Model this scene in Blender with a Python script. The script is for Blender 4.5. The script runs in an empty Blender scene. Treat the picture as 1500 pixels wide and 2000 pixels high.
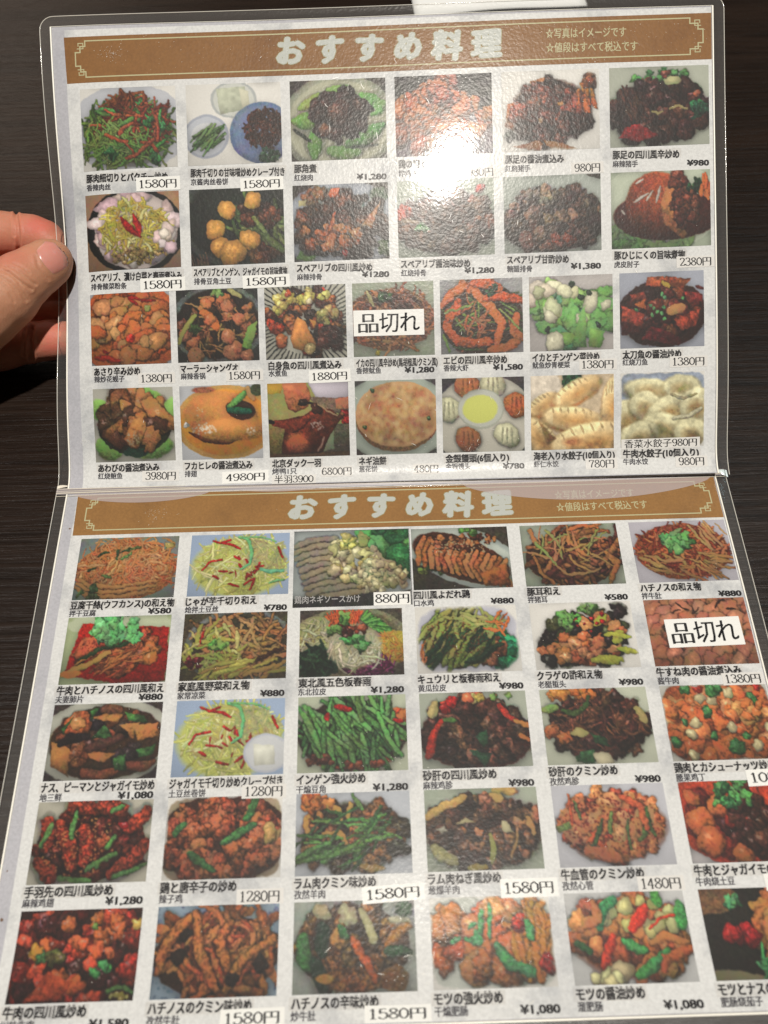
import bpy, bmesh, math, random
import numpy as np
from mathutils import Vector, Matrix
from mathutils.bvhtree import BVHTree

# ------------------------------------------------------------------ camera, world, lamps, exposure
S = 0.001                                    # everything below is written in millimetres
scene = bpy.context.scene
COL = scene.collection
CAM = np.array([142.7105, -180.3324, 317.8560])
CROT = Matrix(((0.999536, 0.029985, -0.005349), (-0.029100, 0.888227, -0.458482), (-0.008997, 0.458425, 0.888687)))
cd = bpy.data.cameras.new('camera'); cam = bpy.data.objects.new('camera', cd); COL.objects.link(cam)
cd.sensor_fit = 'VERTICAL'; cd.sensor_height = 36.0; cd.lens = 1547.6 / 2000 * 36.0
cd.clip_start = 0.01; cd.clip_end = 50
cam.matrix_world = Matrix.Translation(Vector(CAM * S)) @ CROT.to_4x4()
cd.dof.use_dof = True; cd.dof.focus_distance = 0.36; cd.dof.aperture_fstop = cd.lens / 3.4
scene.camera = cam

world = bpy.data.worlds.new("World"); scene.world = world; world.use_nodes = True
wb = world.node_tree.nodes['Background']; wb.inputs[0].default_value = (1.0, 0.86, 0.72, 1); wb.inputs[1].default_value = 0.055

def lamp(name, loc, target, size, watts, color, size_y=None):
    l = bpy.data.lights.new(name, 'AREA'); l.energy = watts; l.color = color; l.size = size
    l.shape = 'DISK'
    if size_y: l.shape = 'RECTANGLE'; l.size_y = size_y
    o = bpy.data.objects.new(name, l); COL.objects.link(o)
    o.location = Vector(loc) * S
    o.rotation_euler = (Vector(target) - Vector(loc)).to_track_quat('-Z', 'Y').to_euler()
    return o
lamp('ceiling_lamp', (678, -1218, 10000), (170, 60, 0), 0.38, 1150.0, (1.0, 0.955, 0.90))
lamp('cool_sheen_light', (900, 640, 954), (321, 33, 0), 0.22, .55, (0.62, 0.92, 1.0))  # area lamp added to give the right of the table a cool sheen
lamp('warm_sheen_light', (-760, 1650, 954), (-69, 276, 0), 0.7, 2.4, (1.0, 0.86, 0.72))  # soft area lamp added for the sheen on the table's far left
scene.view_settings.view_transform = 'Standard'; scene.view_settings.look = 'None'
scene.view_settings.exposure = 0.06; scene.view_settings.gamma = 1.0
scene.cycles.max_bounces = 6; scene.cycles.transparent_max_bounces = 12
scene.cycles.caustics_reflective = False; scene.cycles.caustics_refractive = False

# ------------------------------------------------------------------ page surfaces
PW, PH = 297.0, 208.8
RU = np.array([[0.99981516, -0.01308546, 0.01408634], [0.01308546, 0.99991438, 0.00009217], [-0.01408634, 0.00009217, 0.99990078]])
CA, SA = 0.8737187, 0.4864316

def upper(p):
    """page millimetres (x right, y down the page: -209 top edge .. 0 hinge, h above the sheet) -> world mm; the held sheet bows a little"""
    p = np.asarray(p, float); x, y, h = p[..., 0], p[..., 1], p[..., 2]
    h = h - 10.5 * np.exp(-np.clip(x + 4, 0, None) / 12.0) * np.exp(-0.5 * ((y + 106) / 40.0) ** 2)
    d = np.clip(-y, 0, None); L = 12.0
    h = h - 2.3 * d / L * np.exp(1 - d / L)
    h = h + 0.35 * np.sin(x / 31.0 + 1.0) * np.sin(y / 41.0)
    v = np.stack([x, y * CA + h * SA, y * SA - h * CA], -1) @ RU.T
    return v * np.array([1, -1, -1])

def lower(p):
    """page millimetres (y: 2.4 hinge side .. 211 near edge) -> world mm; the sheet lies on the table"""
    p = np.asarray(p, float); x, y, h = p[..., 0], p[..., 1], p[..., 2]
    h = h + 0.25 * np.sin(x / 37.0) * np.sin(y / 33.0) + 0.0021 * np.clip(y - 176, 0, None) ** 2
    return np.stack([x, -y, h], -1)
PAGE = {'U': upper, 'L': lower}

def pix(px, py, w=0.0):
    """the point seen in direction (px, py) of the photograph, w mm in front of the plane of the held sheet"""
    d = np.array([(px - 750) / 1547.6, -(py - 1000) / 1547.6, -1.0])
    d = np.array(CROT) @ d
    n = np.array([-0.01867, -0.48631, 0.87359]); o = np.array([0, 0, 0]) + n * w
    k = np.dot(o - CAM, n) / np.dot(d, n)
    return CAM + k * d, k

# ------------------------------------------------------------------ object helpers
def lin(c):
    c = np.asarray(c, float) / 255.0
    return np.where(c <= 0.04045, c / 12.92, ((c + 0.055) / 1.055) ** 2.4)
def rgba(c): return tuple(float(v) for v in lin(c)) + (1.0,)

def newmat(name, color=(128, 128, 128), rough=0.6, spec=0.3):
    m = bpy.data.materials.new(name); m.use_nodes = True
    b = m.node_tree.nodes['Principled BSDF']
    b.inputs['Base Color'].default_value = rgba(color); b.inputs['Roughness'].default_value = rough
    b.inputs['Specular IOR Level'].default_value = spec
    return m
def N(m, t, **kw):
    n = m.node_tree.nodes.new(t)
    for k, v in kw.items():
        if hasattr(n, k) and not k[0].isupper(): setattr(n, k, v)
        else: n.inputs[k.replace('_', ' ')].default_value = v
    return n
def LK(m, a, b): m.node_tree.links.new(a, b)
def bsdf(m): return m.node_tree.nodes['Principled BSDF']

def meshobj(name, verts, faces, mat=None, parent=None, smooth=False, matidx=None, label=None):
    me = bpy.data.meshes.new(name)
    me.from_pydata([tuple(v) for v in (np.asarray(verts, float) * S)], [], [tuple(f) for f in faces])
    mats = mat if isinstance(mat, (list, tuple)) else [mat]
    for q in mats:
        if q: me.materials.append(q)
    if matidx is not None: me.polygons.foreach_set('material_index', matidx)
    if smooth: me.polygons.foreach_set('use_smooth', [True] * len(me.polygons))
    me.update()
    o = bpy.data.objects.new(name, me); COL.objects.link(o)
    if parent: o.parent = parent
    if label: o['label'] = label
    return o
def empty(name, loc, label, cat):
    o = bpy.data.objects.new(name, None); COL.objects.link(o); o.empty_display_size = 0.02
    o.location = Vector(loc) * S; o['label'] = label; o['category'] = cat
    return o

def grid(nx, ny, x0, x1, y0, y1, h=0.0):
    X, Y = np.meshgrid(np.linspace(x0, x1, nx + 1), np.linspace(y0, y1, ny + 1))
    P = np.stack([X, Y, np.full_like(X, h)], -1).reshape(-1, 3)
    i = np.arange(nx * ny); r = i // nx; a = r * (nx + 1) + i % nx
    F = np.stack([a, a + nx + 1, a + nx + 2, a + 1], -1)
    return P, F

MENU = None
def on_page(pg, P): return PAGE[pg](P)

# ------------------------------------------------------------------ lettering
_tc = {}
def glyphs(s):
    """outline of a line of text in the built-in font: vertices with x from 0, faces"""
    if s in _tc: return _tc[s]
    c = bpy.data.curves.new('lettering', 'FONT'); c.body = s; c.size = 1.0; c.resolution_u = 2
    o = bpy.data.objects.new('lettering', c); COL.objects.link(o)
    dg = bpy.context.evaluated_depsgraph_get()
    me = o.evaluated_get(dg).to_mesh()
    V = np.zeros(len(me.vertices) * 3); me.vertices.foreach_get('co', V); V = V.reshape(-1, 3)[:, :2].copy()
    F = [tuple(p.vertices) for p in me.polygons]
    o.evaluated_get(dg).to_mesh_clear(); bpy.data.objects.remove(o); bpy.data.curves.remove(c)
    V[:, 0] -= V[:, 0].min()
    _tc[s] = (V, F); return _tc[s]

def ribbon(pts, thin, thick, closed=False, n=7):
    """a pen stroke whose upright parts are thick and level parts thin (book lettering)"""
    p = np.array(pts, float)
    if len(p) > 2:
        q = np.vstack([p[-2] if closed else 2 * p[0] - p[1], p, p[1] if closed else 2 * p[-1] - p[-2]])
        out = []
        for i in range(1, len(q) - 2):
            for t in np.linspace(0, 1, n, endpoint=False):
                a, b, c, d = q[i - 1], q[i], q[i + 1], q[i + 2]
                out.append(0.5 * (2 * b + (c - a) * t + (2 * a - 5 * b + 4 * c - d) * t * t + (3 * b - a - 3 * c + d) * t ** 3))
        out.append(q[-2]); p = np.array(out)
    T = np.gradient(p, axis=0); T /= np.linalg.norm(T, axis=1)[:, None] + 1e-9
    w = thin + (thick - thin) * np.abs(T[:, 1]) ** 1.5
    nrm = np.stack([-T[:, 1], T[:, 0]], 1) * (w / 2)[:, None]
    V = np.vstack([p + nrm, p - nrm]); k = len(p)
    return V, [(i, i + k, i + k + 1, i + 1) for i in range(k - 1)]
_SD = {  # digits in a 0.56 x 0.75 cell, as strokes
 '0': [[(.28, .74), (.08, .56), (.06, .38), (.08, .19), (.28, .01), (.48, .19), (.50, .38), (.48, .56), (.28, .74)]],
 '1': [[(.29, .74), (.29, .02)], [(.29, .73), (.22, .64), (.13, .62)], [(.13, .01), (.45, .01)]],
 '2': [[(.08, .58), (.12, .70), (.28, .745), (.45, .66), (.44, .48), (.27, .27), (.07, .03)], [(.07, .03), (.49, .03)], [(.49, .03), (.51, .16)]],
 '3': [[(.08, .62), (.14, .72), (.28, .745), (.44, .66), (.43, .50), (.24, .41)], [(.24, .41), (.44, .36), (.50, .20), (.41, .05), (.24, .01), (.08, .06), (.06, .16)]],
 '4': [[(.36, .74), (.36, .02)], [(.35, .72), (.04, .24)], [(.04, .24), (.52, .24)], [(.25, .01), (.47, .01)]],
 '5': [[(.12, .72), (.46, .72)], [(.13, .72), (.10, .40)], [(.10, .40), (.27, .47), (.44, .41), (.50, .24), (.42, .07), (.25, .01), (.10, .05), (.06, .15)]],
 '6': [[(.45, .64), (.38, .72), (.24, .73), (.10, .54), (.06, .30), (.12, .08), (.28, .01), (.44, .08), (.49, .23), (.42, .38), (.28, .43), (.14, .37), (.08, .26)]],
 '7': [[(.07, .72), (.50, .72)], [(.07, .72), (.06, .58)], [(.50, .71), (.36, .42), (.27, .18), (.25, .01)]],
 '8': [[(.28, .74), (.13, .67), (.12, .53), (.28, .41), (.46, .28), (.48, .12), (.28, .01), (.08, .12), (.10, .28), (.28, .41), (.44, .53), (.43, .67), (.28, .74)]],
 '9': [[(.10, .11), (.18, .03), (.32, .02), (.46, .21), (.50, .45), (.44, .67), (.28, .74), (.12, .67), (.07, .52), (.14, .37), (.28, .32), (.42, .38), (.48, .49)]],
 '円': [[(.10, .70), (.10, -.06)], [(.10, .70), (.86, .70)], [(.86, .72), (.86, .00)], [(.86, .00), (.80, -.05), (.74, -.04)], [(.48, .70), (.48, .36)], [(.10, .35), (.86, .35)]],
 '品': [[(.28, .76), (.28, .40)], [(.28, .74), (.72, .74)], [(.72, .76), (.72, .40)], [(.28, .45), (.72, .45)],
       [(.07, .33), (.07, -.07)], [(.07, .31), (.42, .31)], [(.42, .33), (.42, -.07)], [(.07, -.01), (.42, -.01)],
       [(.58, .33), (.58, -.07)], [(.58, .31), (.93, .31)], [(.93, .33), (.93, -.07)], [(.58, -.01), (.93, -.01)]],
}
def serif(s, thin=0.055, thick=0.125):
    V, F, x = [], [], 0.0; n0 = 0
    for ch in s:
        if ch in _SD:
            for st in _SD[ch]:
                v, f = ribbon(st, thin, thick)
                v = v + np.array([x, 0]); V.append(v); F += [tuple(i + n0 for i in q) for q in f]; n0 += len(v)
            x += 0.56 if ch.isdigit() else 1.0
        else:
            v, f = glyphs(ch)
            if len(v) == 0: x += .4; continue
            for dx in (-.014, .014):
                w = v + np.array([x + .04 + dx, 0]); V.append(w); F += [tuple(i + n0 for i in q) for q in f]; n0 += len(w)
            x += 1.0
    return np.vstack(V), F

def text_geo(s, style):
    """style: gothic weight (number of outline shifts) or 'serif'"""
    if style == 'serif': return serif(s)
    V, F = glyphs(s)
    if style == 0: return V, F
    sh = [(-style, -style * .5), (style, style * .5), (-style, style * .5), (style, -style * .5)]
    if style > .058: sh = [(style * math.cos(a * .7854), style * .8 * math.sin(a * .7854)) for a in range(8)] + [(style * .5 * math.cos(a * 1.5708 + .78), style * .4 * math.sin(a * 1.5708 + .78)) for a in range(4)]
    VV = []; FF = []; n = 0
    for k, (dx, dy) in enumerate(sh):
        VV.append(V + np.array([dx, dy])); FF += [tuple(i + n for i in f) for f in F]; n += len(V)
    return np.vstack(VV), FF

def put_text(pg, name, s, x, yc, height, mat, h, parent, style=0.02, width=None, align='l', tilt=0.0, shear=0.0, label=None):
    """lettering on a page: x = left (or right) end, yc = centre line, height = height of a full-width character in mm"""
    V, F = text_geo(s, style)
    V = V.copy(); w = V[:, 0].max() - V[:, 0].min(); V[:, 0] -= V[:, 0].min()
    sy = height / 0.92; sx = sy if width is None else width / w
    X = V[:, 0] * sx; Y = (V[:, 1] - 0.35) * sy
    X = X + Y * shear
    if align == 'r': X = X - w * sx
    if align == 'c': X = X - w * sx / 2
    c, s_ = math.cos(tilt), math.sin(tilt)
    P = np.stack([x + X * c + Y * s_, yc - (Y * c - X * s_), np.full(len(X), h)], -1)
    # each shifted copy of the outline sits a hair above the last, so no two faces share a plane
    if style not in ('serif', 0):
        nc = 12 if style > .058 else 4; k = len(P) // nc
        for i in range(nc): P[i * k:(i + 1) * k, 2] += i * (0.004 if nc == 4 else .0025)
    elif style == 'serif':
        P[:, 2] += 0.0
    return meshobj(name, on_page(pg, P), F, mat, parent, label=label)
# ------------------------------------------------------------------ the printed dish photographs (flat print, one colour per grid point)
class Pic:
    def __init__(s, w, h, seed, bg):
        s.W, s.H = w * 2, h * 2; s.asp = h / w
        s.r = np.random.RandomState(seed); s.wp = 1.0
        s.im = np.zeros((s.H, s.W, 3)) + np.array(bg) / 255.0
        yy, xx = np.mgrid[0:s.H, 0:s.W]; s.X = (xx + .5) / s.W; s.Y = (yy + .5) / s.W      # y in units of the width
    def y(s, v): return v * s.asp
    def win(s, cx, cy, r):
        x0 = max(0, int((cx - r) * s.W)); x1 = min(s.W, int((cx + r) * s.W) + 2)
        y0 = max(0, int((cy - r) * s.W)); y1 = min(s.H, int((cy + r) * s.W) + 2)
        if x1 <= x0 or y1 <= y0: return None
        return slice(y0, y1), slice(x0, x1)
    def over(s, sl, a, c):
        a = np.clip(a, 0, 1)[..., None]; s.im[sl] = s.im[sl] * (1 - a) + c * a
    def pick(s, pal, jit=.10):
        c = np.array(pal[s.r.randint(len(pal))], float) / 255
        return np.clip(c * (1 + s.r.uniform(-jit, jit)) * (1 + s.r.uniform(-.04, .04, 3)), 0, 1)
    def noise(s, n, sl=None):
        g = s.r.rand(n + 2, n + 2); X = s.X * n; Y = s.Y * n
        if sl: X = X[sl]; Y = Y[sl]
        i = np.clip(X.astype(int), 0, n); j = np.clip(Y.astype(int), 0, n); u = X - i; v = Y - j
        u = u * u * (3 - 2 * u); v = v * v * (3 - 2 * v)
        return (g[j, i] * (1 - u) + g[j, i + 1] * u) * (1 - v) + (g[j + 1, i] * (1 - u) + g[j + 1, i + 1] * u) * v
    def E(s, cx, cy, rx, ry, col, rot=0, soft=.01, rim=None, dome=0, power=2.0):
        cy = s.y(cy); ry = s.y(ry); R = max(rx, ry) * 1.15 + .02
        sl = s.win(cx, cy, R)
        if not sl: return
        dx = s.X[sl] - cx; dy = s.Y[sl] - cy; c, n = math.cos(rot), math.sin(rot)
        u = (dx * c + dy * n) / rx; v = (-dx * n + dy * c) / ry
        d = (np.abs(u) ** power + np.abs(v) ** power) ** (1 / power)
        a = (1 - d) * min(rx, ry) / soft + .5
        C = np.array(col) / 255.0 * np.ones(d.shape + (3,))
        if dome: C = C * (1 + dome * (.35 * (1 - d) - .45 * u * .4 - .5 * v))[..., None]
        if rim is not None:
            k = np.clip((d - .86) / .05, 0, 1)[..., None]; C = C * (1 - k) + np.array(rim) / 255.0 * k
        s.over(sl, a, np.clip(C, 0, 1))
    def P(s, pts, col, shade=.25, tex=0, soft=.006):
        p = np.array([(x, s.y(y)) for x, y in pts]); c = p.mean(0); R = np.abs(p - c).max() + .02
        sl = s.win(c[0], c[1], R)
        if not sl: return
        X = s.X[sl]; Y = s.Y[sl]; ins = np.zeros(X.shape, bool); D = np.full(X.shape, 9.0)
        for i in range(len(p)):
            a, b = p[i], p[(i + 1) % len(p)]
            cond = (a[1] > Y) != (b[1] > Y)
            ins ^= cond & (X < (b[0] - a[0]) * (Y - a[1]) / (b[1] - a[1] + 1e-9) + a[0])
            t = np.clip(((X - a[0]) * (b[0] - a[0]) + (Y - a[1]) * (b[1] - a[1])) / (np.sum((b - a) ** 2) + 1e-9), 0, 1)
            D = np.minimum(D, np.hypot(X - a[0] - t * (b[0] - a[0]), Y - a[1] - t * (b[1] - a[1])))
        sd = np.where(ins, D, -D)
        C = np.array(col) / 255.0 * np.ones(X.shape + (3,))
        g = 1 + shade * (-(Y - c[1]) / R - .4 * (X - c[0]) / R) - .35 * shade * np.exp(-np.clip(sd, 0, 1) / .012) * 2
        if tex: g = g * (1 + tex * (s.noise(26, sl) - .5) * 2)
        s.over(sl, sd / soft + .5, np.clip(C * g[..., None], 0, 1))
    def blob(s, cx, cy, r, col, irr=.25, spec=.3, el=1.0, rot=None, drop=.6, tex=.25, flat=.32):
        """a lump of food: uneven outline, lit from the upper left, dark underneath"""
        rg = s.r; rot = rg.uniform(0, 3.14) if rot is None else rot
        sl = s.win(cx, cy, r * 1.5 * max(1, el))
        if not sl: return
        dx = s.X[sl] - cx; dy = s.Y[sl] - cy; c, n = math.cos(rot), math.sin(rot)
        u = (dx * c + dy * n) / el; v = -dx * n + dy * c
        th = np.arctan2(v, u); rr = np.ones_like(th)
        for m in (2, 3, 4, 7): rr += irr * rg.uniform(-1, 1) / (m ** .8) * 1.15 * np.cos(m * th + rg.uniform(0, 6.3))
        d = np.hypot(u, v) / (r * rr + 1e-6)
        if drop: s.over(sl, (1.22 - np.hypot(u - 0 * u, v) / (r * rr)) * 3 * drop, s.im[sl] * .35)
        z = np.sqrt(np.clip(1 - np.clip(d, 0, 1) ** 2, 0, 1))
        L = .52 + .50 * z + .38 * (-(dx * .5 + dy * .85) / r); L = L * (1 - flat) + flat * np.clip(.62 + .6 * np.clip(1 - d, 0, 1) ** .35 - .1 * dy / r, 0, 1.1)
        t = 1 + tex * (s.noise(34, sl) - .5) * 2 + tex * (s.noise(70, sl) - .5) * 1.5
        C = np.array(col)[None, None] * (L * t)[..., None]
        if spec:
            h = np.exp(-(((dx + r * .3) ** 2 + (dy + r * .4) ** 2) / (r * .28) ** 2)) * (s.noise(60, sl) > .45)
            C = C + (spec * h)[..., None]
        s.over(sl, (1 - d) * r / .006 + .5, np.clip(C, 0, 1))
    def strand(s, pts, w, col, taper=.3, drop=.5, tex=.12, flat=.35):
        p = np.array(pts, float); c = p.mean(0); R = np.abs(p - c).max() + w * 2
        sl = s.win(c[0], c[1], R)
        if not sl: return
        X = s.X[sl]; Y = s.Y[sl]; D = np.full(X.shape, 9.0); SG = np.zeros(X.shape); TT = np.zeros(X.shape)
        n = len(p) - 1
        for i in range(n):
            a, b = p[i], p[i + 1]; e = b - a; l2 = e @ e + 1e-9
            t = np.clip(((X - a[0]) * e[0] + (Y - a[1]) * e[1]) / l2, 0, 1)
            qx = X - a[0] - t * e[0]; qy = Y - a[1] - t * e[1]; d = np.hypot(qx, qy)
            m = d < D; D[m] = d[m]; TT[m] = (i + t[m]) / n
            SG[m] = (qy * .85 + qx * .5)[m]
        ww = w * (1 - taper * np.abs(TT * 2 - 1) ** 2)
        if drop: s.over(sl, (1.7 - D / ww) * 1.2 * drop, s.im[sl] * .4)
        q = np.clip(D / ww, 0, 1); L = .60 + .42 * np.sqrt(1 - q * q) - .30 * np.clip(SG / ww, -1, 1); L = L * (1 - flat) + flat * (.80 + .22 * (1 - q))
        if tex: L = L * (1 + tex * (s.noise(60, sl) - .5) * 2)
        s.over(sl, (ww - D) / .005 + .5, np.clip(np.array(col)[None, None] * L[..., None], 0, 1))
    def spot(s, reg):
        cx, cy, rx, ry = reg[:4]
        a = s.r.uniform(0, 6.283); q = math.sqrt(s.r.uniform(0, 1))
        return cx + rx * q * math.cos(a), s.y(cy + ry * q * math.sin(a))
    def ST(s, n, reg, L, w, pal, curl=.5, ang=None, sp=3.14, taper=.3, drop=.5, tex=.12, flat=.35):
        for _ in range(n):
            x, y = s.spot(reg); a = s.r.uniform(0, 3.14) if ang is None else ang + s.r.uniform(-sp, sp)
            l = L * s.r.uniform(.6, 1.3); k = s.r.uniform(-curl, curl) * 2; pts = []; m = 6
            px, py = x - math.cos(a) * l / 2, y - math.sin(a) * l / 2; aa = a - k / 2
            for i in range(m + 1):
                pts.append((px, py)); px += math.cos(aa) * l / m; py += math.sin(aa) * l / m; aa += k / m * s.r.uniform(.3, 1.7)
            s.strand(pts, w * s.r.uniform(.7, 1.25), s.pick(pal), taper, drop, tex, flat)
    def BL(s, n, reg, r, pal, irr=.25, spec=.3, el=1.0, drop=.6, tex=.25, rot=None, srt=True, flat=.32):
        q = [s.spot(reg) for _ in range(n)]
        if srt: q.sort(key=lambda v: v[1] + s.r.uniform(-.15, .15))
        for x, y in q:
            s.blob(x, y, r * s.r.uniform(.7, 1.3), s.pick(pal), irr, spec * s.r.uniform(.2, 1.2), el * s.r.uniform(.8, 1.25) if el != 1 else 1.0, rot, drop, tex, flat)
    def LF(s, cx, cy, R, pal, n=14, r=.035):
        """a tuft of leafy herb"""
        for _ in range(n):
            a = s.r.uniform(0, 6.28); q = R * math.sqrt(s.r.rand())
            s.blob(cx + q * math.cos(a), s.y(cy) + q * math.sin(a) * .8, r * s.r.uniform(.5, 1.2), s.pick(pal, .22), .65, .10, 1.5, None, .35, .25, .6)
    def SL(s, pts, w, col, **k):
        s.strand([(x, s.y(y)) for x, y in pts], w, np.array(col) / 255.0, **k)
    def B1(s, x, y, r, col, **k): s.blob(x, s.y(y), r, np.array(col) / 255.0, **k)
    def dots(s, n, reg, r, col, a=.9):
        for _ in range(n):
            x, y = s.spot(reg); sl = s.win(x, y, r * 2)
            if sl: s.over(sl, a * np.clip(1.4 - np.hypot(s.X[sl] - x, s.Y[sl] - y) / r, 0, 1), np.array(col) / 255.0)
    def grit(s, amt=.25, n=40, reg=None):
        t = 1 + amt * (s.noise(n) - .5) * 2 + amt * .8 * (s.noise(n * 2) - .5) * 2
        if reg:
            d = np.hypot((s.X - reg[0]) / reg[2], (s.Y - s.y(reg[1])) / s.y(reg[3])); t = np.where(d < 1, t, 1)
        s.im = np.clip(s.im * t[..., None], 0, 1)
    def corner(s, col, rx=.56, ry=.56, cx=.5, cy=.5, power=2.0, soft=.012):
        d = (np.abs((s.X - cx) / rx) ** power + np.abs((s.Y - s.y(cy)) / s.y(ry)) ** power) ** (1 / power)
        a = np.clip((d - 1) * rx / soft + .5, 0, 1)[..., None]; s.im = s.im * (1 - a) + np.array(col) / 255.0 * a
    def fade(s, col, w=.06, r=.16):
        """corners and margins that run out into the white of the page"""
        hx = .5 - w; hy = s.asp / 2 - w
        qx = np.abs(s.X - .5) - hx + r; qy = np.abs(s.Y - s.asp / 2) - hy + r
        d = np.hypot(np.clip(qx, 0, 9), np.clip(qy, 0, 9)) + np.minimum(np.maximum(qx, qy), 0) - r
        a = np.clip(d / w * .9 + .2, 0, 1)[..., None]; s.im = s.im * (1 - a) + np.array(col) / 255.0 * a
    def out(s, vary=.010):
        # soft, slightly smeared press print: warp, mottling, ink blur
        tint = 1 + (np.stack([s.noise(9), s.noise(11), s.noise(10)], -1) - .5) * .16 + (np.stack([s.noise(30), s.noise(34), s.noise(32)], -1) - .5) * .14
        s.im = s.im * (1 + (tint - 1) * np.clip((.62 - s.im.mean(2, keepdims=True)) / .15, 0, 1))
        def sm(n, a): return (s.noise(n) - .5) * a * s.W * s.wp
        wx = sm(9, .022) + sm(26, .020) + sm(60, .008); wy = sm(9, .022) + sm(26, .020) + sm(60, .008)
        I, J = np.mgrid[0:s.H, 0:s.W]
        s.im = s.im[np.clip((I + wy).astype(int), 0, s.H - 1), np.clip((J + wx).astype(int), 0, s.W - 1)]
        g = s.im.mean(2, keepdims=True); s.im = g + (s.im - g) * .96
        dark = np.clip((.62 - g) / .3, 0, 1); mot = (s.noise(28) - .5) * .35 + (s.noise(60) - .5) * .7 + (s.noise(110) - .5) * .9
        s.im = s.im * (1 + dark * mot[..., None] * .44)
        lu = s.im.mean(2); mk = (lu < .5).astype(float)                 # soft contact shade of the food on its plate
        for k in (2, 4, 6, 8):
            for ax in (0, 1): mk = (np.roll(mk, k, ax) + mk + np.roll(mk, -k, ax)) / 3
        s.im = s.im * (1 - (.34 * np.roll(mk, 3, 0) * np.clip((lu - .45) / .15, 0, 1)))[..., None]
        u = s.X - .5; v = s.Y / s.asp - .5; s.im = s.im * (1.02 - .07 * (v - .6 * u) - .10 * (u * u + v * v) * (lu > .5))[..., None]; sh = 1.10 - .34 * np.clip(v + .1, 0, 1) - .30 * (u * u + v * v)
        s.im = s.im * (1 + (sh[..., None] - 1) * np.clip((.66 - s.im.mean(2, keepdims=True)) / .2, 0.25, 1))
        s.im = np.clip(s.im, 0, 1); lum = s.im.mean(2, keepdims=True); s.im = s.im * (1 - .16 * np.clip((.60 - lum) / .42, 0, 1))
        bl = s.im
        for k in (1, 2, 4):
            for ax in (0, 1): bl = (np.roll(bl, k, ax) + bl * 2 + np.roll(bl, -k, ax)) / 4
        s.im = np.clip(s.im + (s.im - bl) * .14, 0, 1)
        for ax in (0, 1): s.im = (np.roll(s.im, 1, ax) + s.im * 4 + np.roll(s.im, -1, ax)) / 6
        im = s.im.reshape(s.H // 2, 2, s.W // 2, 2, 3).mean((1, 3))
        im = im * (1 + s.r.normal(0, vary, im.shape[:2]))[..., None]
        return np.clip(im, 0.02, 1)

WH = (220, 217, 210)                                     # the white of the printed page
GRN = [(92, 128, 62), (70, 112, 50), (120, 150, 78)]
DGR = [(24, 62, 34), (36, 82, 44), (20, 48, 30)]
SCAL = [(60, 140, 85), (85, 165, 100), (45, 110, 65)]
BRN = [(105, 52, 32), (82, 40, 28), (130, 70, 40)]
DBR = [(48, 26, 18), (62, 34, 24), (80, 46, 32)]
ORG = [(196, 108, 54), (176, 90, 44), (212, 130, 70)]
RED = [(160, 28, 24), (140, 20, 22), (184, 48, 34)]
TAN = [(176, 124, 74), (196, 144, 90), (150, 100, 58)]
YEL = [(196, 182, 92), (210, 196, 112), (180, 164, 76)]
ONI = [(196, 182, 130), (210, 198, 150), (180, 160, 100)]

def d_u1(p):
    p.E(.5, .5, .62, .55, (186, 188, 194)); p.E(.5, .54, .44, .40, (70, 62, 34), soft=.06); R = (.5, .56, .46, .40)
    p.ST(200, R, .22, .013, [(96, 124, 56), (60, 88, 40), (112, 128, 66)], .5)
    p.ST(105, (.54, .42, .40, .30), .16, .014, [(132, 58, 36), (108, 44, 30), (158, 84, 54)], .6)
    p.ST(110, (.36, .70, .34, .22), .24, .011, [(106, 140, 66), (130, 158, 84)], .4)
    p.ST(10, (.5, .5, .4, .38), .2, .024, [(70, 130, 66), (80, 120, 60)], .3)
    for c in ((.84, .5), (.76, .88), (.3, .82), (.7, .42)): p.LF(c[0], c[1], .05, [(60, 116, 66), (48, 98, 52)], 7, .028)
    p.ST(7, (.5, .55, .3, .3), .3, .018, [(150, 72, 46)], .6)
    p.ST(26, (.5, .2, .2, .1), .14, .014, BRN, .5)
def d_u2(p):
    p.wp = 0.35
    p.E(.5, .2, .24, .23, (196, 198, 190), rim=(170, 174, 172)); p.P([(.32, .06), (.62, .04), (.64, .32), (.36, .38)], (176, 180, 158), .15, .1)
    p.P([(.56, .06), (.66, .1), (.66, .32), (.6, .36)], (196, 194, 170), .1)
    p.E(.2, .64, .24, .27, (188, 192, 200), rim=(165, 170, 182), rot=-.2); p.E(.2, .64, .16, .17, (206, 208, 210), rot=-.2)
    p.ST(30, (.21, .66, .13, .13), .18, .014, [(86, 122, 66), (112, 146, 90), (60, 92, 46)], .2, ang=-.7, sp=.3)
    p.E(.79, .62, .34, .38, (112, 128, 162), rim=(96, 112, 148)); p.ST(230, (.82, .58, .2, .24), .07, .014, [(70, 36, 26), (88, 48, 34), (52, 26, 20)], .7)
    p.LF(.85, .9, .1, [(34, 72, 48), (50, 92, 60)], 22, .028)
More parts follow.
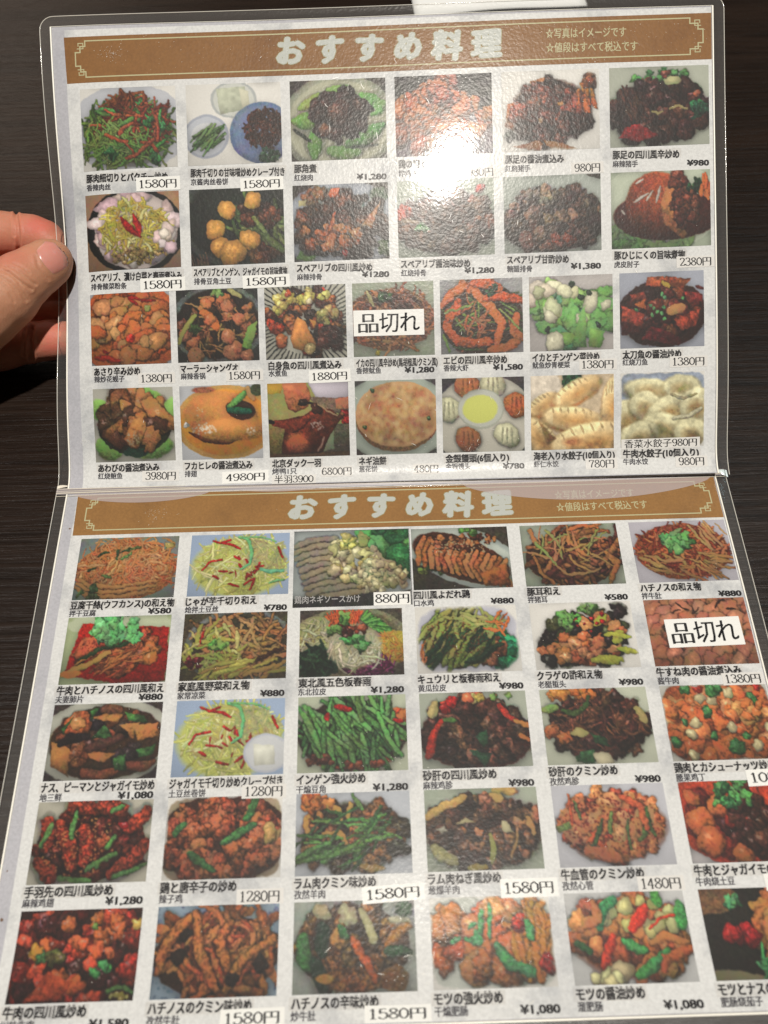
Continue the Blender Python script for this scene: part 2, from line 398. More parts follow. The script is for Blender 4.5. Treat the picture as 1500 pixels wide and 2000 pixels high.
def d_u3(p):
    p.wp = 0.7
    p.im[:] = np.array((62, 56, 50)) / 255; p.E(.5, .55, .6, .62, (176, 176, 150), rim=(150, 152, 132))
    for a, b, c, w in (((.1, .35), (.3, .18), (150, 172, 84), .05), ((.05, .5), (.3, .45), (112, 158, 66), .09), ((.24, .95), (.26, .6), (118, 166, 72), .075), ((.4, .88), (.7, .92), (122, 172, 84), .08), ((.6, .8), (.95, .6), (90, 142, 74), .09), ((.75, .2), (.95, .35), (104, 156, 76), .08), ((.85, .45), (.97, .3), (120, 164, 92), .06), ((.4, .12), (.6, .1), (130, 168, 80), .05)):
        p.SL([a, ((a[0] + b[0]) / 2, (a[1] + b[1]) / 2 + .02), b], w, c, taper=.55)
    p.SL([(.04, .6), (.2, .75)], .02, (34, 52, 30)); p.SL([(.62, .86), (.9, .82)], .014, (30, 60, 36))
    p.BL(60, (.52, .44, .27, .30), .07, [(48, 28, 24), (62, 36, 30), (38, 24, 20)], .3, .25); p.B1(.5, .42, .13, (70, 40, 32), spec=.2); p.B1(.36, .62, .07, (96, 56, 34))
def d_u4(p):
    p.im[:] = np.array((50, 47, 46)) / 255; p.E(.5, .85, .8, .4, (120, 112, 120))
    p.BL(70, (.48, .55, .5, .36), .09, [(176, 98, 56), (154, 80, 46), (196, 122, 76)], .4, .25, tex=.4); p.BL(16, (.5, .18, .14, .16), .08, [(176, 96, 54), (150, 80, 60)], .4, .2, tex=.4)
def d_u5(p):
    p.E(.5, .5, .40, .38, (60, 30, 22), soft=.04); p.P([(.05, .4), (.16, .35), (.16, .75), (.04, .7)], (176, 106, 54), .3, .2); p.P([(.3, .15), (.48, .08), (.5, .25), (.34, .28)], (184, 112, 50), .2, .2)
    p.BL(58, (.5, .5, .4, .36), 0.091, [(92, 42, 30), (74, 34, 26), (120, 58, 38), (52, 28, 22)], .35, .3, tex=.4)
    p.ST(12, (.86, .36, .09, .14), .12, .02, [(196, 118, 50), (176, 96, 40)], .2, ang=1.4, sp=.3); p.BL(9, (.9, .15, .06, .08), .05, BRN)
    p.P([(.1, .95), (.35, .86), (.42, .9), (.38, .99)], (186, 112, 62), .3, .1); p.P([(.42, .86), (.6, .9), (.78, .99), (.5, .99)], (190, 128, 66), .3, .1)
    p.B1(.08, .8, .06, (60, 58, 50)); p.B1(.4, .62, .03, (200, 160, 110)); p.B1(.6, .42, .03, (196, 130, 60)); p.fade(WH, .03, .12)
def d_u6(p):
    p.E(.5, .5, .75, .72, (172, 176, 160)); p.E(.5, .56, .48, .38, (50, 28, 24), soft=.04); p.BL(14, (.5, .15, .28, .08), .045, [(60, 110, 60), (80, 130, 70), (170, 90, 60)], .4)
    p.BL(68, (.5, .55, .48, .36), 0.085, [(58, 30, 26), (44, 24, 22), (74, 40, 32)], .35, .3, tex=.35)
    p.ST(26, (.2, .5, .16, .2), .2, .014, [(84, 50, 38), (50, 28, 24)], .3, ang=1.2, sp=.4); p.P([(.08, .88), (.16, .75), (.3, .72), (.48, .86), (.3, .93)], (158, 28, 30), .3, .2)
    p.LF(.9, .56, .08, [(34, 84, 56), (40, 98, 62)], 14, .035); p.E(.63, .19, .09, .05, (176, 172, 124), dome=.5); p.SL([(.6, .55), (.68, .5), (.78, .53)], .014, (188, 168, 110)); p.SL([(.42, .56), (.48, .59), (.52, .57)], .014, (180, 160, 100)); p.B1(.56, .1, .05, (120, 60, 44)); p.B1(.87, .36, .035, (150, 80, 56))
def d_u7(p):
    p.wp = 0.6
    p.im[:] = np.array((164, 126, 96)) / 255; p.E(.52, .5, .52, .56, (38, 36, 34), rim=(24, 24, 24)); p.E(.53, .5, .44, .50, (196, 182, 176)); p.BL(50, (.52, .45, .40, .44), .07, [(200, 168, 170), (212, 188, 182), (186, 158, 154)], .35, .12, 1.7, tex=.08, flat=.8, drop=.35)
    p.ST(300, (.52, .5, .36, .38), .12, .013, [(214, 196, 92), (190, 168, 70), (214, 204, 140), (176, 150, 70)], .8, drop=.3)
    p.BL(9, (.84, .66, .08, .18), .06, [(208, 188, 184)], .3, .05, tex=.05, flat=.8, drop=.3); p.BL(60, (.55, .82, .3, .1), .022, [(150, 128, 84), (176, 150, 96), (120, 100, 60)], .4)
    p.SL([(.38, .32), (.46, .46), (.58, .58)], .035, (150, 26, 26), taper=.7); p.SL([(.51, .28), (.55, .42), (.57, .54)], .035, (164, 30, 30), taper=.7)
def d_u8(p):
    p.wp = 0.7
    p.im[:] = np.array((28, 31, 28)) / 255; p.E(.62, .4, .75, .66, (34, 38, 33), rim=(62, 66, 62)); p.ST(24, (.1, .95, .12, .06), .12, .006, [(120, 92, 72)], .0, ang=1.4, sp=.05)
    p.ST(40, (.72, .5, .26, .32), .3, .022, [(86, 104, 54), (64, 84, 44), (110, 124, 70)], .3, ang=.8, sp=.7); p.BL(36, (.74, .36, .22, .16), .045, [(74, 40, 28), (96, 54, 36), (50, 28, 22)], .4, .3)
    p.BL(14, (.8, .85, .16, .12), .06, [(70, 38, 26), (110, 66, 40)], .4, .3); p.SL([(.7, .55), (.85, .7), (.99, .85)], .04, (84, 100, 56)); p.SL([(.68, .4), (.8, .6)], .024, (110, 124, 70))
    for x, y, r in ((.4, .28, .09), (.67, .17, .085), (.27, .53, .1), (.31, .76, .1), (.45, .84, .13), (.63, .68, .1)): p.B1(x, y, r, (210, 150, 72), irr=.16, spec=.10, tex=.12, el=1.15, flat=.6)
def d_u9(p):
    p.im[:] = np.array((60, 52, 46)) / 255; p.E(.5, .55, .62, .60, (160, 166, 176)); p.P([(.02, .95), (.1, .82), (.24, .9), (.2, .99)], (96, 134, 66), .2); p.P([(.86, .8), (.99, .7), (.99, .95), (.9, .95)], (70, 96, 50), .2); p.E(.9, .16, .1, .1, (62, 84, 62))
    p.BL(62, (.5, .54, .46, .40), 0.091, [(44, 24, 16), (60, 34, 22), (84, 46, 28), (32, 18, 14)], .45, .3, tex=.4)
    p.BL(22, (.4, .68, .34, .14), .06, [(150, 84, 42), (130, 66, 34), (176, 110, 60)], .4, .4, tex=.4); p.P([(.92, .22), (.7, .56), (.82, .6)], (176, 122, 76), .3, .2); p.SL([(.45, .35), (.42, .5), (.38, .6)], .025, (160, 92, 54), taper=.7)
    p.P([(.06, .2), (.2, .18), (.2, .28), (.06, .28)], (196, 184, 130), .1); p.B1(.44, .12, .055, (190, 84, 50)); p.B1(.53, .9, .035, (170, 30, 26)); p.BL(8, (.25, .15, .08, .08), .05, [(120, 84, 56)], .4)
def d_u10(p):
    p.im[:] = np.array((156, 164, 150)) / 255; p.E(.5, .57, .48, .38, (50, 34, 28), soft=.04); p.BL(93, (.5, .56, .48, .36), 0.073, [(76, 52, 42), (60, 40, 34), (98, 68, 54)], .4, .3, tex=.4); p.BL(6, (.06, .4, .06, .1), .05, [(170, 70, 50)], .3); p.LF(.25, .62, .05, [(80, 130, 76)], 8, .03); p.B1(.86, .14, .05, (190, 70, 60)); p.SL([(.05, .5), (.2, .55)], .02, (196, 170, 140))
def d_u11(p):
    p.im[:] = np.array((160, 167, 158)) / 255; p.P([(.85, 0), (1, 0), (1, .08)], (60, 52, 44)); p.E(.5, .66, .52, .34, (44, 32, 26)); p.BL(93, (.5, .56, .47, .36), 0.079, [(66, 48, 40), (50, 36, 32), (86, 62, 50), (110, 84, 66)], .4, .22, tex=.4)
    p.BL(8, (.3, .3, .2, .08), .04, [(150, 120, 96), (120, 100, 88)], .4); p.BL(7, (.55, .86, .14, .06), .05, [(110, 54, 36)], .4)
def d_u12(p):
    p.wp = 0.6
    p.im[:] = np.array((168, 178, 156)) / 255; p.E(.5, .45, .62, .58, (186, 194, 172)); p.ST(24, (.2, .86, .24, .12), .2, .04, [(110, 150, 86), (130, 168, 104), (88, 130, 70)], .5); p.ST(14, (.5, .92, .3, .06), .2, .03, [(110, 150, 86), (140, 172, 110)], .4)
    p.E(.56, .58, .54, .32, (66, 24, 18), dome=.4); p.E(.45, .42, .30, .42, (112, 50, 28), rot=.5, dome=.9, soft=.02); p.P([(.55, .2), (.64, .22), (.62, .6), (.76, .84), (.7, .9), (.52, .68), (.5, .4)], (168, 104, 60), .3, .2)
    p.BL(40, (.74, .48, .12, .24), .045, [(92, 46, 32), (66, 30, 24)], .4); p.BL(8, (.66, .14, .06, .1), .05, [(104, 46, 34)], .3); p.LF(.84, .22, .07, DGR, 10, .03); p.ST(10, (.95, .24, .05, .1), .14, .02, [(206, 104, 54)], .1, ang=1.5, sp=.1)
    for a, b in (((.22, .4), (.38, .28)), ((.36, .38), (.42, .26)), ((.26, .16), (.33, .1)), ((.45, .4), (.5, .2)), ((.1, .5), (.13, .56))): p.SL([a, b], .014, (226, 214, 200), taper=.6, drop=0)
def d_u13(p):
    p.im[:] = np.array((180, 92, 44)) / 255; p.BL(30, (.5, .5, .5, .5), .08, [(176, 78, 36), (190, 100, 50)], .3, .2); p.ST(12, (.5, .5, .45, .45), .2, .02, RED, .4)
    p.BL(75, (.5, .48, .46, .44), .085, [(194, 128, 74), (184, 106, 58), (204, 144, 92), (186, 98, 52)], .12, .14, 1.6, drop=.9, tex=.12, flat=.7)
    p.SL([(.5, .08), (.62, .1), (.8, .13)], .02, RED[0]); p.SL([(.5, .1), (.6, .17)], .016, RED[0]); p.SL([(.05, .88), (.2, .9), (.34, .95)], .035, (170, 40, 24)); p.B1(.5, .63, .05, (190, 50, 34)); p.B1(.73, .22, .045, (140, 140, 80)); p.corner((184, 184, 190), .58, .58, power=3.2)
def d_u14(p):
    p.wp = 0.8
    p.im[:] = np.array((44, 46, 44)) / 255; p.E(.5, .48, .58, .54, (36, 28, 24), rim=(90, 96, 92)); p.BL(46, (.5, .5, .46, .44), .07, [(104, 62, 40), (60, 40, 26), (140, 92, 56), (40, 30, 22)], .4, .3); p.ST(40, (.5, .5, .44, .42), .18, .012, [(196, 150, 90), (60, 44, 30), (150, 100, 60)], .5)
    for x, y in ((.36, .2), (.56, .14), (.4, .42), (.2, .72)):
        p.ST(1, (x, y, .01, .01), .2, .05, ORG, .9); p.B1(x, y, .07, (196, 116, 70), spec=.2)
    for x, y, r in ((.22, .9, .1), (.76, .42, .08), (.62, .24, .08), (.68, .86, .12), (.85, .93, .08), (.62, .66, .09), (.1, .62, .08)): p.B1(x, y, r, (180, 112, 76), irr=.15, spec=.2)
    p.P([(.85, .55), (.98, .45), (.9, .85), (.78, .8)], (126, 166, 76), .3); p.SL([(.02, .72), (.12, .5), (.22, .36)], .03, (176, 170, 84)); p.LF(.24, .56, .06, [(60, 84, 40), (90, 110, 50)], 8); p.SL([(.65, .02), (.78, .12)], .03, (196, 190, 120)); p.LF(.5, .05, .06, GRN, 6)
def d_u15(p):
    p.wp = 0.5
    p.im[:] = np.array((186, 184, 168)) / 255
    for k in range(64):
        a = k / 64 * 6.283; p.SL([(.5 + .44 * math.cos(a), .5 + .44 * math.sin(a)), (.5 + .75 * math.cos(a), .5 + .75 * math.sin(a))], .008, (36, 40, 40), taper=.2, drop=0)
    p.BL(55, (.5, .48, .46, .42), 0.085, [(70, 34, 24), (96, 48, 28), (130, 80, 40), (40, 26, 20), (150, 50, 30)], .4, .3, tex=.4); p.BL(18, (.45, .14, .32, .08), .05, YEL + [(190, 90, 50)], .4); p.BL(10, (.16, .3, .1, .1), .04, YEL); p.BL(9, (.78, .45, .12, .12), .05, [(150, 140, 76), (176, 160, 90)], .4)
    p.P([(.4, .42), (.5, .5), (.64, .84), (.5, .92), (.34, .84), (.3, .7)], (202, 130, 66), .5, .15); p.B1(.54, .86, .07, (196, 170, 112), irr=.08); p.B1(.55, .22, .04, (206, 190, 150)); p.B1(.2, .75, .08, (190, 100, 54)); p.P([(.55, .45), (.63, .5), (.6, .6)], (200, 140, 60)); p.BL(12, (.78, .72, .14, .14), .07, [(50, 24, 20), (76, 34, 26)], .4, .5)
def d_u16(p):
    p.im[:] = np.array((150, 158, 138)) / 255; p.E(.45, .5, .55, .42, (120, 80, 52)); p.ST(150, (.48, .5, .46, .38), .24, .020, [(160, 100, 62), (130, 76, 48), (90, 52, 40), (186, 130, 84)], .8); p.BL(12, (.5, .28, .3, .1), .04, DBR); p.LF(.4, .18, .06, [(50, 84, 46)], 7); p.SL([(.18, .12), (.26, .3)], .022, (200, 190, 130)); p.ST(24, (.85, .4, .12, .2), .1, .012, [(150, 96, 70)], .3, ang=.7, sp=.2); p.B1(.3, .94, .03, (190, 170, 60))
def d_u17(p):
    p.im[:] = np.array((150, 150, 150)) / 255; p.E(.5, .55, .5, .5, (60, 40, 28)); p.ST(50, (.5, .5, .46, .44), .3, .013, [(110, 130, 60), (80, 100, 48), (150, 90, 50), (54, 62, 36)], .3)
    O = [(206, 96, 46), (190, 78, 38), (216, 118, 62)]
    for pts in ([(.1, .45), (.08, .65), (.2, .82), (.42, .85), (.6, .84)], [(.28, .05), (.45, .2), (.62, .4), (.74, .6), (.68, .85)], [(.55, .25), (.75, .25), (.98, .3)], [(.02, .35), (.15, .2), (.3, .08)], [(.6, .95), (.8, .92), (.98, .8)], [(.92, .5), (.88, .7), (.96, .78)], [(.1, .5), (.2, .4), (.22, .3)], [(.4, .06), (.6, .06), (.72, .14)]):
        p.SL(pts, .055, O[p.r.randint(3)], taper=.2, tex=.3)
    p.LF(.62, .15, .08, DGR, 12, .02); p.SL([(.72, .42), (.95, .68)], .014, (140, 150, 76)); p.SL([(.03, .72), (.1, .97)], .016, (120, 150, 70)); p.SL([(.14, .9), (.5, .96)], .014, (60, 84, 40)); p.SL([(.05, .45), (.4, .32)], .012, (120, 146, 76)); p.ST(16, (.45, .6, .14, .14), .16, .016, [(170, 90, 54), (190, 120, 80)], .7)
def d_u18(p):
    p.im[:] = np.array((178, 172, 168)) / 255
    p.BL(46, (.52, .5, .46, .36), .085, [(130, 176, 88), (148, 190, 104), (108, 158, 86), (84, 148, 96)], .3, .06, 1.7, tex=.10, flat=.75); p.BL(10, (.3, .3, .3, .2), .07, [(196, 194, 164), (186, 184, 150)], .2, .08, 1.5, tex=.06, flat=.8, drop=.3)
    for x, y, r in ((.73, .36, .09), (.25, .55, .06), (.3, .88, .1), (.92, .4, .05), (.62, .6, .06)): p.B1(x, y, r, (198, 194, 166), irr=.18, spec=.08, tex=.06, el=1.4, flat=.7, drop=.4)
    for x, y in ((.52, .12), (.62, .3), (.82, .66), (.72, .24), (.22, .7)): p.B1(x, y, .035, (30, 50, 32), drop=.2)
    p.P([(.6, .5), (.66, .4), (.68, .95), (.5, .96)], (120, 170, 90), .3); p.P([(.72, .7), (.9, .76), (.84, .97), (.7, .95)], (126, 176, 84), .3)
def d_u19(p):
    p.im[:] = np.array((160, 164, 176)) / 255; p.E(.5, .55, .52, .44, (48, 22, 18)); p.BL(45, (.5, .5, .42, .36), .08, [(84, 32, 26), (66, 24, 22), (106, 48, 30), (50, 22, 20)], .35, .25)
    for q, c in (([(.33, .05), (.85, .1), (.75, .22), (.3, .18)], (140, 66, 38)), ([(.02, .42), (.28, .55), (.26, .75), (.02, .7)], (140, 56, 38)), ([(.02, .62), (.3, .76), (.2, .84), (.02, .8)], (70, 20, 20)), ([(.4, .7), (.76, .9), (.7, .98), (.25, .88)], (92, 26, 28)), ([(.64, .62), (.95, .5), (.9, .72), (.72, .78)], (140, 56, 36)), ([(.76, .26), (.98, .32), (.98, .42), (.8, .42)], (120, 40, 36)), ([(.12, .28), (.3, .25), (.32, .4), (.16, .4)], (110, 42, 30))): p.P(q, c, .35, .35)
    p.E(.66, .5, .11, .07, (178, 122, 70), rot=-.2, dome=.4); p.P([(.18, .42), (.3, .35), (.3, .5)], (170, 84, 40)); p.SL([(.5, .14), (.58, .2)], .03, (176, 150, 60)); p.SL([(.9, .22), (.98, .25)], .02, (96, 30, 30))
    for x, y in ((.5, .3), (.53, .34), (.36, .44), (.2, .5), (.45, .52), (.5, .54), (.52, .62), (.74, .36), (.52, .46), (.4, .48), (.38, .56)): p.B1(x, y, .022, (84, 140, 84), drop=.2, irr=.1)
def d_u20(p):
    p.im[:] = np.array((172, 170, 158)) / 255
    for x, y, rx, ry, rot in ((.18, .8, .17, .17, .5), (.74, .82, .24, .13, -.25), (.1, .3, .16, .14, .6), (.62, .1, .26, .12, .3), (.95, .35, .1, .2, .2), (.35, .06, .14, .08, 0)): p.E(x, y, rx, ry, (112, 152, 74), rot=rot, dome=.7, soft=.02)
    p.E(.5, .5, .46, .40, (36, 40, 26)); p.E(.5, .87, .16, .07, (28, 60, 46)); p.BL(26, (.5, .42, .36, .33), .10, [(126, 84, 46), (104, 66, 38), (150, 104, 58), (76, 50, 32)], .5, .35, 1.7, tex=.06, flat=.75, drop=.9)
    p.P([(.5, .42), (.62, .4), (.66, .56), (.54, .82), (.44, .82), (.36, .7)], (158, 110, 60), .5, .25); p.dots(40, (.47, .68, .08, .1), .01, (210, 190, 160), .5); p.P([(.14, .56), (.34, .42), (.38, .48), (.2, .64)], (134, 88, 50), .4, .1)
def d_u21(p):
    p.wp = 0.4
    p.im[:] = np.array((184, 186, 190)) / 255; p.E(.55, .5, .62, .5, (206, 136, 52), dome=.2, rim=(196, 150, 80)); p.E(.5, .42, .46, .34, (160, 104, 56), rot=.1, dome=.7, soft=.03); p.SL([(.1, .62), (.3, .74), (.55, .77), (.8, .7)], .03, (92, 44, 24), drop=0, taper=.7); p.E(.62, .6, .42, .16, (178, 118, 62), dome=.6, soft=.04)
    p.E(.74, .34, .18, .13, (60, 34, 26), rot=.2); p.SL([(.6, .3), (.8, .12)], .04, (96, 150, 76)); p.SL([(.6, .34), (.85, .36)], .045, (30, 84, 62)); p.SL([(.84, .06), (.9, .2)], .04, (196, 150, 96)); p.E(.95, .08, .08, .08, (60, 70, 40)); p.E(.3, .06, .14, .04, (150, 84, 60))
    p.dots(46, (.28, .58, .17, .08), .014, (232, 224, 206), .6); p.dots(16, (.86, .62, .06, .06), .014, (232, 216, 190), .5); p.dots(8, (.24, .36, .05, .08), .01, (220, 200, 160), .6); p.B1(.07, .52, .035, (226, 222, 214), drop=0)
def d_u22(p):
    p.wp = 0.6
    p.im[:] = np.array((150, 146, 84)) / 255; p.P([(0, 0), (.2, 0), (.16, .14), (0, .14)], (206, 160, 50)); p.P([(.5, 0), (1, 0), (1, .3), (.6, .25)], (184, 176, 186)); p.P([(.5, .2), (1, .22), (1, .45), (.7, .4)], (104, 84, 70)); p.P([(.7, .6), (1, .55), (1, 1), (.6, 1)], (86, 76, 62)); p.P([(.74, .7), (.8, .66), (.8, .9), (.66, .92)], (146, 158, 120)); p.P([(0, .6), (.2, .6), (.15, 1), (0, 1)], (120, 106, 60)); p.P([(0, .95), (1, .93), (1, 1), (0, 1)], (96, 66, 44))
    p.P([(.18, 0), (.48, 0), (.54, .2), (.5, .32), (.34, .4), (.24, .34)], (164, 96, 62), .4, .15); p.B1(.44, .26, .05, (40, 26, 22)); p.SL([(.38, .28), (.5, .27), (.6, .3)], .014, (24, 20, 20)); p.P([(.84, .24), (1, .2), (1, .36), (.84, .36)], (170, 104, 76), .2)
    p.P([(.02, .5), (.25, .48), (.45, .44), (.6, .32), (.8, .38), (.9, .5), (.76, .7), (.66, .94), (.14, .96), (.2, .62), (.04, .56)], (104, 42, 28), .5, .25); p.E(.35, .8, .14, .12, (176, 90, 54), dome=.4, soft=.06); p.B1(.6, .36, .07, (58, 30, 22), drop=.2); p.SL([(.62, .3), (.72, .38), (.85, .46)], .012, (196, 160, 120), drop=0); p.SL([(.0, .5), (.06, .52)], .03, (30, 24, 22), drop=0); p.BL(8, (.94, .48, .05, .07), .04, RED + BRN, .3)
    p.dots(30, (.6, .58, .08, .06), .009, (214, 190, 176), .7); p.SL([(.6, .92), (.66, .82), (.68, .74)], .012, (196, 150, 130), drop=0); p.SL([(.3, .66), (.42, .6), (.52, .5)], .012, (66, 24, 20), drop=0)
def d_u23(p):
    p.wp = 0.5
    p.im[:] = np.array((70, 66, 64)) / 255; p.E(.5, .5, .7, .58, (158, 168, 156)); p.E(.52, .50, .52, .46, (120, 84, 54)); p.E(.53, .46, .53, .44, (184, 138, 92), rim=(196, 150, 104), dome=.12)
    for n, c, a in ((190, (150, 92, 60), .4), (130, (196, 164, 104), .4), (90, (206, 180, 130), .35), (40, (140, 84, 56), .3)): p.dots(n, (.53, .45, .48, .40), .035, c, a)
    for q in ((.22, .14), (.11, .62), (.9, .52)): p.B1(q[0], q[1], .025, (52, 76, 44), drop=0)
def d_u24(p):
    p.wp = 0.35
    p.im[:] = np.array((60, 56, 58)) / 255; p.E(.5, .58, .62, .62, (190, 186, 172))
    for x, y, c in ((.31, .12, (176, 104, 62)), (.62, .1, (188, 184, 150)), (.9, .38, (166, 94, 52)), (.08, .42, (198, 196, 160)), (.31, .82, (178, 110, 70)), (.78, .78, (196, 194, 160))):
        p.B1(x, y, .145, c, irr=.09, spec=.08, tex=.08, rot=.6, el=1.12, flat=.7, drop=.5)
        for k in (-.05, 0, .05): p.SL([(x + k, y - .1), (x + k * 1.3, y + .1)], .012, tuple(v * .86 for v in c), drop=0)
    p.E(.47, .42, .28, .27, (158, 160, 146), dome=-.1); p.E(.47, .41, .27, .25, (182, 184, 172)); p.E(.46, .42, .21, .19, (198, 202, 104), soft=.02)
def d_u25(p):
    p.wp = 0.5
    p.im[:] = np.array((196, 176, 146)) / 255; p.B1(.5, .05, .14, (34, 78, 54)); p.LF(.42, .08, .1, DGR, 12, .03)
    p.E(.1, .15, .26, .3, (206, 194, 176), dome=.3, soft=.03)
    for x, y, rx, ry, rot in ((.15, .38, .2, .12, -.6), (.55, .22, .3, .14, -.5), (.97, .4, .12, .34, .1), (.1, .85, .3, .2, .9), (.5, .58, .36, .16, .12), (.72, .88, .48, .24, -.15)):
        p.E(x, y + .03, rx * 1.03, ry * 1.05, (140, 96, 50), rot=rot, soft=.05); p.E(x, y, rx, ry, (214, 190, 142), rot=rot, dome=.5, soft=.03); p.E(x + rx * .1, y + ry * .2, rx * .6, ry * .45, (196, 146, 84), rot=rot, soft=.14)
        for q in (-.7, -.45, -.2, .05, .3, .55):    # pleats along the sealed edge
            c, n = math.cos(rot), math.sin(rot); e = math.sqrt(max(0, 1 - q * q)); ax, ay = rx * q, -ry * e * .95; bx, by = rx * (q + .06), -ry * e * .45
            p.SL([(x + ax * c - ay * n, y + ax * n + ay * c), (x + bx * c - by * n, y + bx * n + by * c)], .012, (204, 176, 126), drop=.04, taper=.6)
    p.E(.5, .9, .1, .06, (190, 130, 80), soft=.06); p.P([(.1, .6), (.3, .85), (.2, .92)], (150, 106, 64), soft=.03); p.grit(.08, 12); p.grit(.05, 30)
def d_u26(p):
    p.wp = 0.6
    p.im[:] = np.array((146, 156, 172)) / 255
    for x, y, rx, ry, rot in ((.35, .22, .3, .14, .1), (.72, .2, .22, .16, 0), (.08, .6, .2, .26, .3), (.3, .45, .2, .2, .5), (.6, .5, .28, .2, -.3), (.9, .45, .2, .25, .5), (.55, .75, .3, .2, .4), (.22, .85, .26, .2, -.4), (.85, .82, .22, .2, .3)):
        p.E(x, y + .03, rx * 1.04, ry * 1.05, (120, 104, 66), rot=rot, soft=.05); p.E(x, y, rx, ry, (184, 178, 142), rot=rot, dome=.45, soft=.03); p.E(x, y + ry * .2, rx * .45, ry * .4, (160, 134, 88), rot=rot, soft=.1)
    p.P([(.34, .7), (.5, .97), (.42, .97)], (112, 102, 78), soft=.04); p.SL([(.6, .3), (.75, .36), (.9, .3)], .02, (150, 140, 106), drop=0); p.grit(.10, 12); p.grit(.06, 30); p.SL([(.64, .62), (.8, .6), (.95, .5)], .03, (190, 184, 152), drop=.15); p.fade(WH, .015, .08)
def d_l1(p):
    p.im[:] = np.array((118, 130, 122)) / 255; p.E(.5, .54, .5, .48, (150, 88, 48)); p.ST(330, (.5, .5, .45, .43), .24, .0095, [(216, 142, 84), (204, 124, 70), (186, 104, 58), (226, 166, 108)], 1.6, drop=.4)
    for y in (.72, .8, .88): p.SL([(.02, y - .08), (.15, y + .06), (.45, y + .08), (.8, y)], .022, (206, 146, 84))
    p.ST(7, (.5, .4, .4, .3), .1, .016, [(50, 70, 40), (90, 104, 56)], .3); p.LF(.15, .92, .08, [(70, 90, 50)], 6); p.B1(.9, .15, .04, (170, 150, 84))
def _potato(p):
    p.im[:] = np.array((150, 168, 194)) / 255; p.E(.5, .54, .47, .48, (188, 192, 100), soft=.05); p.ST(260, (.52, .52, .42, .42), .26, .010, [(206, 208, 116), (194, 196, 96), (214, 214, 150), (184, 182, 104)], .6, drop=.06, tex=.04, flat=.85)
    p.ST(50, (.74, .38, .2, .24), .2, .009, [(176, 172, 116)], .4, drop=.08, flat=.8)
    for a in ([(.22, .1), (.3, .14), (.4, .1)], [(.32, .14), (.42, .18), (.5, .24)], [(.14, .58), (.2, .46), (.32, .42)], [(.88, .24), (.93, .4)], [(.5, .5), (.53, .58)], [(.3, .6), (.38, .62)], [(.24, .68), (.3, .73)], [(.4, .82), (.5, .85)], [(.7, .5), (.66, .66)], [(.66, .56), (.74, .54)], [(.6, .78), (.66, .74), (.62, .9)], [(.56, .82), (.62, .76)], [(.44, .36), (.5, .42)], [(.56, .42), (.58, .5)]): p.SL(a, .013, (176, 34, 30), taper=.2, drop=.2)
    p.ST(12, (.5, .55, .2, .2), .05, .008, [(150, 40, 34)], .1, drop=.1)
    p.SL([(.48, .06), (.58, .1), (.62, .3), (.6, .5), (.52, .58)], .016, (110, 186, 120), drop=.2); p.SL([(.5, .06), (.7, .06), (.85, .14)], .010, (120, 180, 110), drop=.1); p.SL([(.72, .6), (.82, .63), (.94, .62)], .02, (112, 184, 140), drop=.2); p.SL([(.8, .8), (.95, .76)], .012, (120, 186, 120), drop=.1)
def d_l2(p): p.wp = 0.5; _potato(p)
def d_l14(p):
    p.wp = 0.5
    _potato(p); p.E(.84, .72, .21, .25, (196, 198, 200), rim=(182, 186, 196)); p.P([(.72, .6), (.9, .62), (.92, .86), (.74, .88)], (206, 206, 192), .1, .06)
def d_l3(p):
    p.im[:] = np.array((160, 168, 166)) / 255; p.BL(26, (.86, .28, .22, .26), .1, [(40, 92, 52), (60, 120, 66), (84, 140, 80)], .35, .1, 1.6, tex=.1)
    for k in range(11):
        y = .12 + k * .078; p.SL([(-.02 + k * .02, y + .1), (.15 + k * .02, y + .02), (.36 + k * .03, y - .02)], .032, (150 + 12 * (k % 2), 138 + 10 * (k % 2), 118), taper=.3, tex=.12, drop=.8)
    for x, y in ((.72, .3), (.82, .42), (.88, .55)): p.SL([(x - .1, y), (x, y + .05), (x + .06, y + .2)], .045, (180, 166, 130), tex=.1)
    p.BL(68, (.52, .36, .2, .32), 0.043, [(186, 180, 124), (200, 194, 146), (170, 160, 96), (176, 168, 130)], .4, .15, tex=.2); p.BL(70, (.74, .64, .2, .2), .035, [(190, 184, 140), (170, 160, 116)], .4, .15, tex=.2); p.BL(14, (.48, .2, .06, .08), .03, [(206, 200, 110)], .3)
    p.P([(0, .87), (1, .82), (1, 1), (0, 1)], (58, 56, 56), 0)
def d_l4(p):
    p.wp = 0.7
    p.im[:] = np.array((62, 56, 46)) / 255; p.E(.52, .45, .68, .46, (182, 190, 180), rot=.42, rim=(168, 178, 172)); p.BL(12, (.2, .68, .14, .06), .035, [(110, 120, 60), (60, 80, 40)], .4)
    p.E(.5, .5, .52, .34, (70, 38, 24), rot=.4)
    for k in range(15):
        x = .08 + k * .058; y = .28 + k * .03; p.SL([(x + .06, y - .14), (x, y + .05), (x - .02 + .01 * k, y + .3)], .034, [(176, 108, 62), (150, 84, 46), (196, 130, 78)][k % 3], taper=.3, tex=.25, drop=.9)
    p.BL(50, (.52, .24, .36, .12), .03, [(74, 34, 22), (120, 66, 38), (160, 100, 60)], .4, .3); p.dots(70, (.5, .32, .34, .14), .007, (226, 206, 160), .9); p.P([(.68, .75), (.95, .6), (.98, .95), (.72, .97)], (160, 88, 44), .4, .3); p.BL(5, (.6, .07, .1, .04), .03, GRN)
def _strips(p, n, reg, pal, w, L=.35, curl=.9): p.ST(n, reg, L, w, pal, curl, drop=.8, tex=.15)
